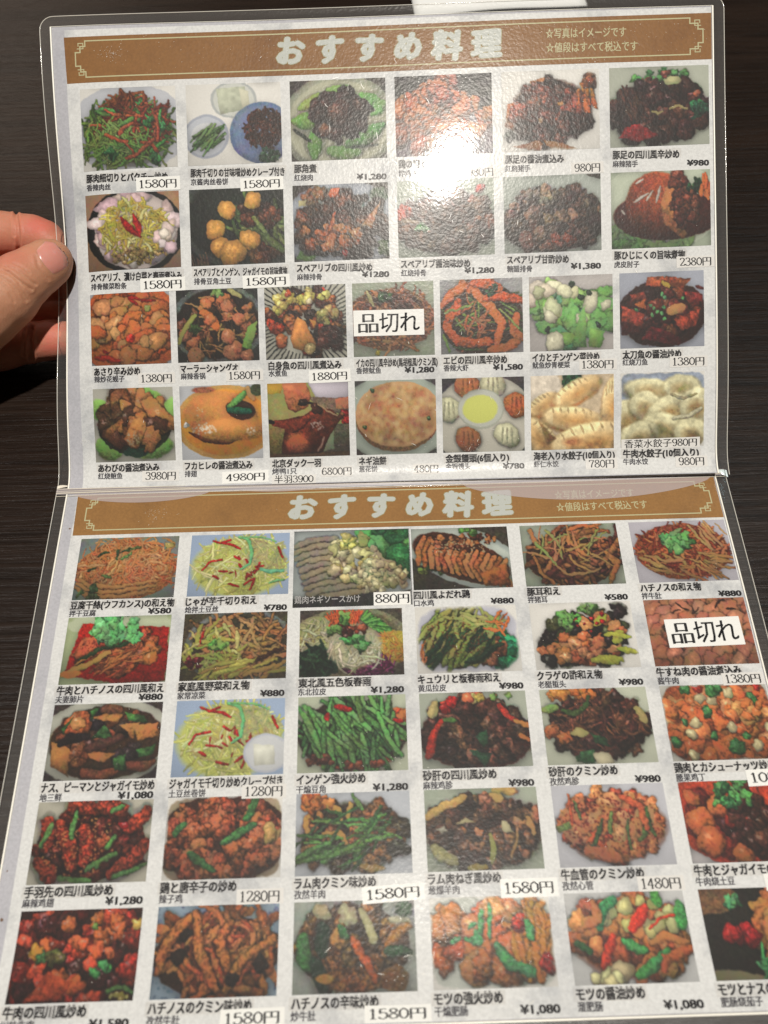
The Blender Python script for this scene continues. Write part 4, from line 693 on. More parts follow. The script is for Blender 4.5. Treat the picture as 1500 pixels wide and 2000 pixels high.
M_GSTRIP = ink('charcoal_strip_ink', (74, 72, 72)); M_LGREY = ink('light_grey_ink', (176, 174, 172))
M_EDGE = newmat('edge_glint_white', (248, 244, 230), .35, .6)  # near-white colour carries the glint along the paper edge

M_DISH = newmat('photo_ink', (128, 128, 128), .55, .2)
at = N(M_DISH, 'ShaderNodeAttribute'); at.attribute_name = 'ink'; LK(M_DISH, at.outputs['Color'], bsdf(M_DISH).inputs['Base Color'])

def film_mat():
    m = bpy.data.materials.new('laminating_film'); m.use_nodes = True; nt = m.node_tree; nt.nodes.clear()
    out = N(m, 'ShaderNodeOutputMaterial'); tr = N(m, 'ShaderNodeBsdfTransparent'); tr.inputs[0].default_value = (.955, .955, .945, 1)
    gl = N(m, 'ShaderNodeBsdfGlossy', distribution='GGX'); gl.inputs['Roughness'].default_value = .055; gl.inputs['Color'].default_value = (.24, .24, .24, 1)
    gh = N(m, 'ShaderNodeBsdfGlossy', distribution='GGX'); gh.inputs['Roughness'].default_value = .25; gh.inputs['Color'].default_value = (1, .97, .92, 1)
    df = N(m, 'ShaderNodeBsdfDiffuse'); df.inputs['Color'].default_value = (.9, .88, .84, 1)
    tc = N(m, 'ShaderNodeTexCoord')
    n1 = N(m, 'ShaderNodeTexNoise', Scale=720.0, Detail=1.5, Roughness=.5); n2 = N(m, 'ShaderNodeTexNoise', Scale=60.0, Detail=2.0)
    n3 = N(m, 'ShaderNodeTexNoise', Scale=1500.0, Detail=1.0)
    for n in (n1, n2, n3): LK(m, tc.outputs['Object'], n.inputs['Vector'])
    b2 = N(m, 'ShaderNodeBump', Strength=1.0, Distance=.00010); LK(m, n2.outputs['Fac'], b2.inputs['Height'])
    b1 = N(m, 'ShaderNodeBump', Strength=1.0, Distance=.000016); LK(m, n1.outputs['Fac'], b1.inputs['Height']); LK(m, b2.outputs['Normal'], b1.inputs['Normal'])
    b3 = N(m, 'ShaderNodeBump', Strength=1.0, Distance=.000065); LK(m, n1.outputs['Fac'], b3.inputs['Height']); LK(m, b2.outputs['Normal'], b3.inputs['Normal'])
    LK(m, b1.outputs['Normal'], gl.inputs['Normal']); LK(m, b3.outputs['Normal'], gh.inputs['Normal'])
    fr = N(m, 'ShaderNodeFresnel'); fr.inputs['IOR'].default_value = 1.47; LK(m, b1.outputs['Normal'], fr.inputs['Normal'])
    g2 = N(m, 'ShaderNodeMixShader'); g2.inputs['Fac'].default_value = .20; LK(m, gl.outputs[0], g2.inputs[1]); LK(m, gh.outputs[0], g2.inputs[2])
    hz = N(m, 'ShaderNodeMixShader'); ha = N(m, 'ShaderNodeAttribute'); ha.attribute_name = 'haze'; LK(m, ha.outputs['Fac'], hz.inputs['Fac']); LK(m, tr.outputs[0], hz.inputs[1]); LK(m, df.outputs[0], hz.inputs[2])
    mx = N(m, 'ShaderNodeMixShader'); LK(m, fr.outputs[0], mx.inputs['Fac']); LK(m, hz.outputs[0], mx.inputs[1]); LK(m, g2.outputs[0], mx.inputs[2])
    LK(m, mx.outputs[0], out.inputs['Surface']); return m
M_FILM = film_mat()
def clear_mat(name, col, milk, rough):
    """clear plastic that is folded, creased or delaminated: part see-through, part milky"""
    m = bpy.data.materials.new(name); m.use_nodes = True; m.node_tree.nodes.clear()
    out = N(m, 'ShaderNodeOutputMaterial'); tr = N(m, 'ShaderNodeBsdfTransparent'); b = N(m, 'ShaderNodeBsdfPrincipled')
    b.inputs['Base Color'].default_value = rgba(col); b.inputs['Roughness'].default_value = rough; b.inputs['Specular IOR Level'].default_value = .8
    mx = N(m, 'ShaderNodeMixShader'); mx.inputs['Fac'].default_value = milk; LK(m, tr.outputs[0], mx.inputs[1]); LK(m, b.outputs[0], mx.inputs[2]); LK(m, mx.outputs[0], out.inputs['Surface'])
    return m
M_RIM = clear_mat('film_cut_edge', (244, 240, 228), .62, .10)
M_FOLD = clear_mat('folded_film', (240, 232, 212), .75, .1)
M_GAP = clear_mat('delaminated_film', (216, 204, 204), .40, .35)
M_SCR = clear_mat('film_scratch', (255, 250, 235), .75, .3)

# ------------------------------------------------------------------ table and the slip behind the menu
def wood():
    m = newmat('dark_wood_laminate', (40, 28, 20), .45, .32); tc = N(m, 'ShaderNodeTexCoord'); mp = N(m, 'ShaderNodeMapping'); LK(m, tc.outputs['Object'], mp.inputs['Vector'])
    mp.inputs['Rotation'].default_value = (0, 0, math.radians(-1.5)); mp.inputs['Scale'].default_value = (22, 520, 1)
    n = N(m, 'ShaderNodeTexNoise', Scale=1.0, Detail=6.0, Roughness=.62, Distortion=.4); LK(m, mp.outputs[0], n.inputs['Vector'])
    mp2 = N(m, 'ShaderNodeMapping'); LK(m, tc.outputs['Object'], mp2.inputs['Vector']); mp2.inputs['Scale'].default_value = (4.5, 40, 1)
    n2 = N(m, 'ShaderNodeTexNoise', Scale=1.0, Detail=4.0, Roughness=.6, Distortion=1.2); LK(m, mp2.outputs[0], n2.inputs['Vector'])
    r = N(m, 'ShaderNodeValToRGB'); e = r.color_ramp.elements; e[0].position = .36; e[0].color = rgba((18, 11, 7)); e[1].position = .66; e[1].color = rgba((38, 26, 18))
    ad = N(m, 'ShaderNodeMixRGB', blend_type='MIX'); ad.inputs['Fac'].default_value = .45; LK(m, n.outputs['Fac'], ad.inputs['Color1']); LK(m, n2.outputs['Fac'], ad.inputs['Color2'])
    LK(m, ad.outputs[0], r.inputs['Fac']); LK(m, r.outputs[0], bsdf(m).inputs['Base Color'])
    b = N(m, 'ShaderNodeBump', Strength=.8, Distance=.0005); LK(m, n.outputs['Fac'], b.inputs['Height']); LK(m, b.outputs[0], bsdf(m).inputs['Normal'])
    rr = N(m, 'ShaderNodeMapRange'); rr.inputs['To Min'].default_value = .26; rr.inputs['To Max'].default_value = .46; LK(m, n.outputs['Fac'], rr.inputs['Value']); LK(m, rr.outputs[0], bsdf(m).inputs['Roughness'])
    return m
def slab(name, x0, x1, y0, y1, z0, z1, mat, r=0, parent=None, rot=0, bev=1.0):
    bm = bmesh.new(); bmesh.ops.create_cube(bm, size=1)
    for v in bm.verts: v.co = Vector(((v.co.x) * (x1 - x0) * S, v.co.y * (y1 - y0) * S, v.co.z * (z1 - z0) * S))
    if bev: bmesh.ops.bevel(bm, geom=bm.edges[:], offset=bev * S, segments=2, affect='EDGES')
    me = bpy.data.meshes.new(name); bm.to_mesh(me); bm.free(); me.materials.append(mat)
    o = bpy.data.objects.new(name, me); COL.objects.link(o); o.location = Vector(((x0 + x1) / 2, (y0 + y1) / 2, (z0 + z1) / 2)) * S; o.rotation_euler.z = rot
    if parent: o.parent = parent
    return o
tb = slab('table', -620, 900, -470, 760, -29.3, -1.3, wood()); tb['label'] = 'dark brown wood grain table top under the menu'; tb['category'] = 'table'
M_SLIP = newmat('white_slip_paper', (222, 222, 218), .6, .2)
v, f = grid(20, 8, 176, 292, 352, 440, 0); v[:, 2] = 0.2 + 2.2 * np.exp(-((v[:, 0] - 230) / 40) ** 2) + (v[:, 1] - 352) * .03
c, s_ = math.cos(.07), math.sin(.07); vx = (v[:, 0] - 176) * c - (v[:, 1] - 352) * s_ + 176; vy = (v[:, 0] - 176) * s_ + (v[:, 1] - 352) * c + 352; v[:, 0] = vx; v[:, 1] = vy
slip = meshobj('paper_slip', v, f, M_SLIP, smooth=True); slip['label'] = 'white paper lying on the table beyond the top of the menu'; slip['category'] = 'paper'
so = slip.modifiers.new('thick', 'SOLIDIFY'); so.thickness = .0002

# ------------------------------------------------------------------ the menu: two laminated sheets joined by a fold
menu = empty('laminated_menu', (148, 0, 0), 'open two page laminated menu with rows of food photos and Japanese captions', 'menu')
menu.location = (0, 0, 0)
def sheet(pg, x0, x1, y0, y1, h, nx, ny, mat, name, parent, smooth=True):
    P, F = grid(nx, ny, x0, x1, y0, y1, h); return meshobj(name, on_page(pg, P), F, mat, parent, smooth)
def strip(pg, pts, w, h, mat, name, parent):
    V = []; F = []; pts = np.array(pts, float); T = np.gradient(pts, axis=0); T /= np.linalg.norm(T, axis=1)[:, None] + 1e-9; nn = np.stack([-T[:, 1], T[:, 0]], 1) * w / 2
    a = pts + nn; b = pts - nn; k = len(pts); P = np.concatenate([np.c_[a, np.full(k, h)], np.c_[b, np.full(k, h)]])
    return meshobj(name, on_page(pg, P), [(i, i + k, i + k + 1, i + 1) for i in range(k - 1)], mat, parent)
def tube(pg, pts, r, mat, name, parent, seg=6, closed=False):
    """a thin raised bead following the page"""
    pts = np.array(pts, float); k = len(pts); T = np.gradient(pts, axis=0); T /= np.linalg.norm(T, axis=1)[:, None] + 1e-9; V = []
    for i in range(k):
        s1 = np.array([-T[i, 1], T[i, 0], 0]); n = np.array([0, 0, 1.0])
        for j in range(seg): a = j / seg * 6.2832; V.append(pts[i] + r * (math.cos(a) * s1 + math.sin(a) * n))
    F = [(i * seg + j, i * seg + (j + 1) % seg, (i + 1) * seg + (j + 1) % seg, (i + 1) * seg + j) for i in range(k - 1) for j in range(seg)]
    return meshobj(name, on_page(pg, np.array(V)), F, mat, parent, True)
def dens(pts, step=3.0):
    out = [np.array(pts[0], float)]
    for a, b in zip(pts[:-1], pts[1:]):
        a = np.array(a, float); b = np.array(b, float); n = max(1, int(np.linalg.norm(b - a) / step))
        out += [a + (b - a) * (i + 1) / n for i in range(n)]
    return np.array(out)

UPG = sheet('U', 0, PW, -PH, -.2, 0, 230, 150, M_SHEET, 'page', menu)
LPG = sheet('L', 0, PW, 2.4, 211.2, 0, 120, 90, M_SHEET, 'page', menu)
UPG['label'] = 'upper page held up at its left edge'; LPG['label'] = 'lower page lying towards the viewer'

BORD = 5.2
def film(pg, y0, y1, ro, name):
    """the film reaches past the paper; outer corners are rounded; little blisters catch the lamp"""
    nx, ny = 240, 170; P, F = grid(nx, ny, -BORD, PW + BORD, y0, y1, 0.28)
    x, y = P[:, 0].copy(), P[:, 1].copy(); R = 6.0; yo = y0 if ro == 'top' else y1; sg = 1 if ro == 'top' else -1
    for sx, ex in ((1, -BORD), (-1, PW + BORD)):
        cx, cy = ex + sx * R, yo + sg * R; m = ((x - cx) * sx < 0) & ((y - cy) * sg < 0)
        dx, dy = x[m] - cx, y[m] - cy; q = np.maximum(np.abs(dx), np.abs(dy)); d = np.hypot(dx, dy) + 1e-9
        P[m, 0] = cx + dx / d * q; P[m, 1] = cy + dy / d * q
    h = np.zeros(len(P))
    for bx, by, r, a, wpg in BLIST:
        if wpg == pg: h += a * np.exp(-((x - bx) ** 2 + (y - by) ** 2) / (2 * r * r))
    e = np.minimum.reduce([x, PW - x, (y - (-PH)) if pg == 'U' else 999 + 0 * x, (211.2 - y) if pg == 'L' else 999 + 0 * x])
    h -= .22 * np.clip(-e / 1.6, 0, 1)          # the film steps down off the paper
    P[:, 2] += h
    o = meshobj(name, on_page(pg, P), F, M_FILM, menu, True)
    q = o.data.attributes.new('haze', 'FLOAT', 'POINT'); q.data.foreach_set('value', np.where(e < 0, .045, .012)); return o
BLIST = [(20.5, -107.5, 1.6, .55, 'U'), (26, -104.5, 2.4, .35, 'U'), (40, 14.5, 2.0, .95, 'L'), (45, 11, 1.5, .55, 'L'), (44, 17, 1.2, .35, 'L'), (163, 180, 3, .10, 'L'), (157, 194, 3, .10, 'L'), (27, -196, 2.4, .25, 'U'), (7, -22, 1.6, .5, 'U'), (173, -12, 9, .3, 'U')]
film('U', -PH - 4.6, 0.6, 'top', 'laminating_film'); film('L', 1.6, 211.2 + 5, 'bot', 'laminating_film')

def rim(pg, pts): tube(pg, dens([(a, b, .2) for a, b in pts]), .19, M_RIM, 'film_edge', menu, 5)
R = 6.0
def arc(cx, cy, a0, a1): return [(cx + R * math.cos(math.radians(a)), cy + R * math.sin(math.radians(a))) for a in np.linspace(a0, a1, 7)]
yt = -PH - 4.6; yb = 216.2
rim('U', [(-BORD, .6)] + arc(-BORD + R, yt + R, 180, 270) + arc(PW + BORD - R, yt + R, 270, 360) + [(PW + BORD, .6)])
rim('L', [(-BORD, 1.6)] + arc(-BORD + R, yb - R, 180, 90) + arc(PW + BORD - R, yb - R, 90, 0) + [(PW + BORD, 1.6)])
# the glint of the film step along the paper edges, put in as white beads
for pg, pts in (('U', [(-.25, -.3), (-.25, -PH)]), ('U', [(PW + .2, -PH), (PW + .2, -.3)]), ('U', [(-.2, -PH - .15), (PW + .2, -PH - .15)]), ('L', [(-.3, 2.6), (-.3, 211)]), ('L', [(PW + .3, 2.6), (PW + .3, 211)]), ('L', [(-.3, 211.5), (PW + .3, 211.5)])):
    tube(pg, dens([(a, b, .12) for a, b in pts]), .42 if pts[0][1] > -PH - .1 else .14, M_EDGE, 'paper_edge_glint', menu, 6)
# the fold: several beads of creased film running across, their glints put into the cream colour
for y, r, h in ((-.15, .22, .5), (.9, .16, .7), (1.7, .30, .5), (3.6, .14, .35)):
    pts = [(x, y + .25 * math.sin(x / 40 + y) + (.0 if x < 150 else .0), h + .15 * math.sin(x / 23)) for x in np.linspace(-BORD, PW + BORD, 120)]
    tube('L', pts, r, M_FOLD, 'fold_crease', menu, 6)
P, F = grid(60, 4, -BORD, PW + BORD, -.6, 2.6, .32); P[:, 2] += .5 * np.cos((P[:, 1] - 1) * .9)
meshobj('fold_film', on_page('L', P), F, M_GAP, menu, True)
for sx, x0, x1, y0, y1 in ((1, -BORD, -.4, -1.8, -.4), (-1, PW + .6, PW + BORD + .8, .3, 4.0)):   # the two nicked, curled film tabs at the ends of the fold
    P, F = grid(6, 5, 0, 1, 0, 1, .6); u, w = P[:, 0].copy(), P[:, 1].copy()
    P[:, 0] = x0 + (x1 - x0) * u; P[:, 1] = y0 + (y1 - y0) * w * (u if sx < 0 else 1 - u * .7); P[:, 2] = .6 + .8 * np.sin(u * 3) * (1 - w)
    meshobj('fold_tab', on_page('L', P), F, newmat('curled_film_tab', (224, 240, 240) if sx < 0 else (240, 232, 214), .2, .8), menu, True)
# pale pockets where the film has lifted along the fold
def pocket(x0, x1, yy, dip):
    n = 40; V = []; F = []
    for i in range(n + 1):
        t = i / n; x = x0 + (x1 - x0) * t; d = dip * math.sin(math.pi * t) ** .6
        V += [(x, yy, .34), (x, yy + d, .34)]
    F = [(2 * i, 2 * i + 1, 2 * i + 3, 2 * i + 2) for i in range(n)]
    meshobj('lifted_film', on_page('L', np.array(V)), F, M_GAP, menu)
pocket(3, 66, 2.7, 5.2); pocket(78, 116, 2.7, 1.6); pocket(180, 296, 2.7, 10.5)

# ------------------------------------------------------------------ header bands
def tl(y, x, k): return y - k * x / PW           # the upper print runs very slightly uphill
def flat(pg, quad, h, mat, name, parent, n=40, m=4):
    """a printed patch given by its four corners in page mm"""
    P, F = grid(n, m, 0, 1, 0, 1, h); u, v = P[:, 0:1].copy(), P[:, 1:2].copy(); q = np.array(quad, float)
    P[:, :2] = (q[0] * (1 - u) + q[1] * u) * (1 - v) + (q[3] * (1 - u) + q[2] * u) * v
    return meshobj(name, on_page(pg, P), F, mat, parent, True)
flat('U', [(6, -207.2), (296.6, -208.3), (296.6, -.6), (6.2, -.6)], .05, M_PRINT, 'printed_area', UPG, 230, 150)
flat('L', [(4.6, 2.8), (296.6, 2.8), (296.6, 210.8), (5.4, 210.8)], .05, M_PRINT, 'printed_area', LPG, 120, 90)
def header(pg, y0, y1, k, parent, band, x0=5.6):
    Y = lambda x, y: tl(y, x, k)
    flat(pg, [(x0, Y(0, y0)), (296.6, Y(297, y0)), (296.6, Y(297, y1)), (x0 + .6, Y(0, y1))], .09, band, 'header_band', parent, 120, 12)
    H = y1 - y0; a, b = x0 + 9.5, 296 - 9.0; t, u = y0 + 2.0, y1 - 2.4; V, F = [], []
    def seg(p, q, w=.55):
        p = np.array(p, float); q = np.array(q, float); n = max(1, int(np.linalg.norm(q - p) / 6)); d = (q - p) / np.linalg.norm(q - p); nn = np.array([-d[1], d[0]]) * w / 2; p = p - d * w / 2; q = q + d * w / 2
        b0 = len(V)
        for i in range(n + 1):
            c = p + (q - p) * i / n
            for s in (1, -1): e = c + nn * s; V.append((e[0], Y(e[0], e[1]), .13 + .0015 * (b0 % 23)))
        F.extend([(b0 + 2 * i, b0 + 2 * i + 1, b0 + 2 * i + 3, b0 + 2 * i + 2) for i in range(n)])
    seg((a, t), (b, t)); seg((a, u), (b, u)); L, Rr = x0 + 5, 296 - 3.2
    for X, sx in ((L, 1), (Rr, -1)):
        seg((X, t + 5), (X, u - 5))
        for yy, sy in ((t, 1), (u, -1)):      # stepped fret with a small key in every corner
            e = a if sx > 0 else b
            seg((X, yy + 5 * sy), (X + 2.2 * sx, yy + 5 * sy)); seg((X + 2.2 * sx, yy + 5 * sy), (X + 2.2 * sx, yy + 2.4 * sy)); seg((X + 2.2 * sx, yy + 2.4 * sy), (e, yy + 2.4 * sy)); seg((e, yy + 2.4 * sy), (e, yy))
            seg((X + 1.0 * sx, yy + 3.4 * sy), (X + 3.6 * sx, yy + 3.4 * sy), .4); seg((X + 3.6 * sx, yy + 3.4 * sy), (X + 3.6 * sx, yy + 1.0 * sy), .4); seg((X + 3.6 * sx, yy + 1.0 * sy), (X + 1.4 * sx, yy + 1.0 * sy), .4); seg((X + 1.4 * sx, yy + 1.0 * sy), (X + 1.4 * sx, yy + 2.2 * sy), .4)
    meshobj('header_frame', on_page(pg, np.array(V)), F, M_CREAM, parent)
    yc = (t + u) / 2; ang = math.atan(k / PW)
    for i, ch in enumerate('おすすめ料理'):
        x = 108 + i * 17.6; ht = 12.2 if ch in 'おすめ' else 12.4; yy = Y(x, yc) + (.4 if ch in '料理' else 0)
        put_text(pg, 'title_outline', ch, x, yy, ht, M_TITLE2, .13, parent, .086, align='c', tilt=ang + .04 * (-1) ** i, shear=.08)
        put_text(pg, 'title_lettering', ch, x, yy, ht, M_TITLE, .17, parent, .060, align='c', tilt=ang + .04 * (-1) ** i, shear=.08)
    put_text(pg, 'notice_lettering', '☆写真はイメージです', 222.5, Y(240, yc - 3.1), 4.4, M_CREAM, .13, parent, .014, width=36, tilt=ang)
    put_text(pg, 'notice_lettering', '☆値段はすべて税込です', 222.5, Y(240, yc + 3.2), 4.4, M_CREAM, .13, parent, .014, width=41, tilt=ang)
header('U', -204.0, -183.6, 1.8, UPG, M_BAND)
header('L', 2.9, 23.6, -.6, LPG, M_BAND2, 4.8)

# ------------------------------------------------------------------ dishes
ROWS_U = [((-180.7, -183.0), (-144.4, -148.0)), ((-133.8, -136.8), (-99.4, -102.8)), ((-89.0, -91.8), (-56.5, -57.8)), ((-45.9, -46.6), (-12.3, -12.9))]
ROWS_L = [(25.4, 54.5), (62.4, 91.2), (99.3, 128.8), (136.4, 165.0), (173.5, 202.0)]
XU6 = [(11.9, 55.3), (60.0, 102.8), (107.0, 150.2), (154.3, 197.9), (202.3, 246.0), (250.6, 295.1)]
XU7 = [(12.2, 49.3), (52.4, 89.8), (92.8, 129.8), (132.8, 169.7), (172.6, 210.0), (213.0, 250.7), (253.8, 291.6)]
XL6 = [(9.7, 53.3), (58.9, 102.4), (107.7, 150.8), (156.3, 199.1), (204.8, 247.7), (253.4, 296.2)]
DU = [('豚肉細切りとパクチー炒め', '香辣肉丝', 'S1580円', 'shredded pork and coriander'), ('豚肉千切りの甘味噌炒めクレープ付き', '京酱肉丝卷饼', 'S1580円', 'three plates of pork shreds, leek and pancakes'), ('豚角煮', '红烧肉', '¥1,280', 'dark braised pork ringed with green leaves'), ('鶏の唐揚げ', '炸鸡块', 'F980円', 'heap of fried meat behind the lamp glare'), ('豚足の醤油煮込み', '红烧猪手', 'F980円', 'brown pork pieces with potato wedges'), ('豚足の四川風辛炒め', '麻辣猪手', '¥980', 'dark pork with red pepper and broccoli'),
      ('スペアリブ、漬け白菜と春雨煮込み', '排骨酸菜粉条', 'S1580円', 'black pot with yellow cabbage and two chillies'), ('スペアリブとインゲン、ジャガイモの旨味煮物', '排骨豆角土豆', 'S1580円', 'potatoes and green beans on black'), ('スペアリブの四川風炒め', '麻辣排骨', '¥1280', 'dark glossy ribs with yellow cube'), ('スペアリブ醤油味炒め', '红烧排骨', '¥1,280', 'brown ribs on a pale green plate'), ('スペアリブ甘酢炒め', '糖醋排骨', '¥1,380', 'grey brown ribs on an oval plate'), ('豚ひじにくの旨味煮物', '虎皮肘子', 'F2380円', 'glossy pork knuckle with carrot'),
      ('あさり辛み炒め', '辣炒花蚬子', 'F1380円', 'clams in orange sauce'), ('マーラーシャングオ', '麻辣香锅', 'F1580円', 'dark bowl with shrimp and sausage'), ('白身魚の四川風煮込み', '水煮鱼', 'S1880円', 'fish stew on a black striped plate'), ('イカの四川風辛炒め(馬胡椒風/クミン風)', '香辣鱿鱼', '¥1,280', 'squid strips behind a sold out label'), ('エビの四川風辛炒め', '香辣大虾', '¥1,580', 'orange shrimp rings'), ('イカとチンゲン菜炒め', '鱿鱼炒青梗菜', 'F1380円', 'pale squid and green leaves'), ('太刀魚の醤油炒め', '红烧刀鱼', 'F1380円', 'dark red fish pieces with peas'),
      ('あわびの醤油煮込み', '红烧鲍鱼', 'F3980円', 'brown abalone ringed with bok choy'), ('フカヒレの醤油煮込み', '排翅', 'S4980円', 'golden fin in orange soup'), ('北京ダック一羽', '烤鸭1只', 'P6800円', 'roast duck held by a hand'), ('ネギ油餅', '葱花饼', 'P480円', 'round pan fried pancake'), ('金銀饅頭(6個入り)', '金银馒头', '¥780', 'buns around a yellow dip'), ('海老入り水餃子(10個入り)', '虾仁水饺', 'F780円', 'cream dumplings'), ('牛肉水餃子(10個入り)', '牛肉水饺', 'F980円', 'greenish dumplings')]
DL = [('豆腐干絲(ウフカンス)の和え物', '拌干豆腐', '¥580', 'orange noodle heap'), ('じゃが芋千切り和え', '炝拌土豆丝', '¥780', 'yellow potato shreds with red and green strips'), None, ('四川風よだれ鶏', '口水鸡', '¥880', 'sliced brown chicken on an oval plate'), ('豚耳和え', '拌猪耳', '¥580', 'brown pork ear strips'), ('ハチノスの和え物', '拌牛肚', '¥880', 'red shreds with coriander on top'),
      ('牛肉とハチノスの四川風和え', '夫妻肺片', '¥880', 'beef in red sauce under coriander'), ('家庭風野菜和え物', '家常凉菜', '¥880', 'tan strips with yellow vegetables'), ('東北風五色板春雨', '东北拉皮', '¥1,280', 'five coloured salad'), ('キュウリと板春雨和え', '黄瓜拉皮', '¥980', 'cucumber strips with a teal leaf'), ('クラゲの酢和え物', '老醋蜇头', '¥980', 'jellyfish with black fungus and cucumber'), ('牛すね肉の醤油煮込み', '酱牛肉', 'F1380円', 'brown beef slices behind a sold out label'),
      ('ナス、ピーマンとジャガイモ炒め', '地三鲜', '¥1,080', 'aubergine, pepper and potato'), ('ジャガイモ千切り炒めクレープ付き', '土豆丝卷饼', 'F1280円', 'yellow potato shreds with a round white plate'), ('インゲン強火炒め', '干煸豆角', '¥1,280', 'green beans with chilli'), ('砂肝の四川風炒め', '麻辣鸡胗', '¥980', 'dark gizzards with red pepper'), ('砂肝のクミン炒め', '孜然鸡胗', '¥980', 'dark gizzards with pale onion'), ('鶏肉とカシューナッツ炒め', '腰果鸡丁', 'S1080円', 'orange chicken and cashews with green cubes'),
      ('手羽先の四川風炒め', '麻辣鸡翅', '¥1,280', 'red chicken wings with green stalks'), ('鶏と唐辛子の炒め', '辣子鸡', 'F1280円', 'fried chicken bits with four green stalks'), ('ラム肉クミン味炒め', '孜然羊肉', 'S1580円', 'lamb with onion and green strips'), ('ラム肉ねぎ風炒め', '葱爆羊肉', 'S1580円', 'dark lamb with pale leek'), ('牛血管のクミン炒め', '孜然心管', 'F1480円', 'orange pieces speckled with chilli'), ('牛肉とジャガイモの煮込み', '牛肉烧土豆', 'S1280円', 'red beef and potato with coriander'),
      ('牛肉の四川風炒め', '川味牛肉', '¥1,580', 'dark red beef cubes'), ('ハチノスのクミン味炒め', '孜然牛肚', 'S1580円', 'brown tripe on a blue patterned plate'), ('ハチノスの辛味炒め', '炒牛肚', 'S1580円', 'dark tripe with carrot and green pepper'), ('モツの強火炒め', '干煸肥肠', '¥1,080', 'orange offal with green pepper'), ('モツの醤油炒め', '溜肥肠', '¥1,080', 'offal with red and green peppers'), ('モツとナスの炒め物', '肥肠烧茄子', '¥1,080', 'black pan with tan pieces')]

def label_patch(pg, cx, cy, w, h, tilt, text, parent, raised, name='price_sticker', th=None, tw=None, off=0.0, paper=None):
    """a small pasted label: its paper and its lettering"""
    c, s = math.cos(tilt), math.sin(tilt); z = .25 if raised else .17
    G, GF = grid(10, 4, -w / 2, w / 2, -h / 2, h / 2, z)
    def place(A): return np.c_[cx + A[:, 0] * c + A[:, 1] * s, cy - A[:, 0] * s + A[:, 1] * c, A[:, 2]]
    G = place(G); q = [(-w / 2, -h / 2), (w / 2, -h / 2), (w / 2, h / 2), (-w / 2, h / 2)]
    sk = place(np.array([(a, b, z - .004) for a, b in q] + [(a, b, z - .07) for a, b in q])); g = len(G)
    P = np.vstack([G, sk]); F = [tuple(f) for f in GF] + [(g, g + 1, g + 5, g + 4), (g + 1, g + 2, g + 6, g + 5), (g + 2, g + 3, g + 7, g + 6), (g + 3, g, g + 4, g + 7)]; mi = [0] * len(F)
    V, TF = serif(text); V = V.copy(); V[:, 0] -= V[:, 0].min(); ww = V[:, 0].max(); th = th or h * .78; tw = tw or w * .84
    X = V[:, 0] / ww * tw - tw / 2 + off; Y = (V[:, 1] - .36) * th
    TP = np.stack([cx + X * c - Y * s * 1.0, cy - X * s - Y * c, np.full(len(X), z + .03)], -1)
    n = len(P); V2 = np.vstack([P, TP]); F2 = F + [tuple(i + n for i in f) for f in TF]; mi += [1] * len(TF)
    return meshobj(name, on_page(pg, V2), F2, [paper or (M_LABEL if raised else M_LABEL2), M_LBLK], parent, matidx=mi)

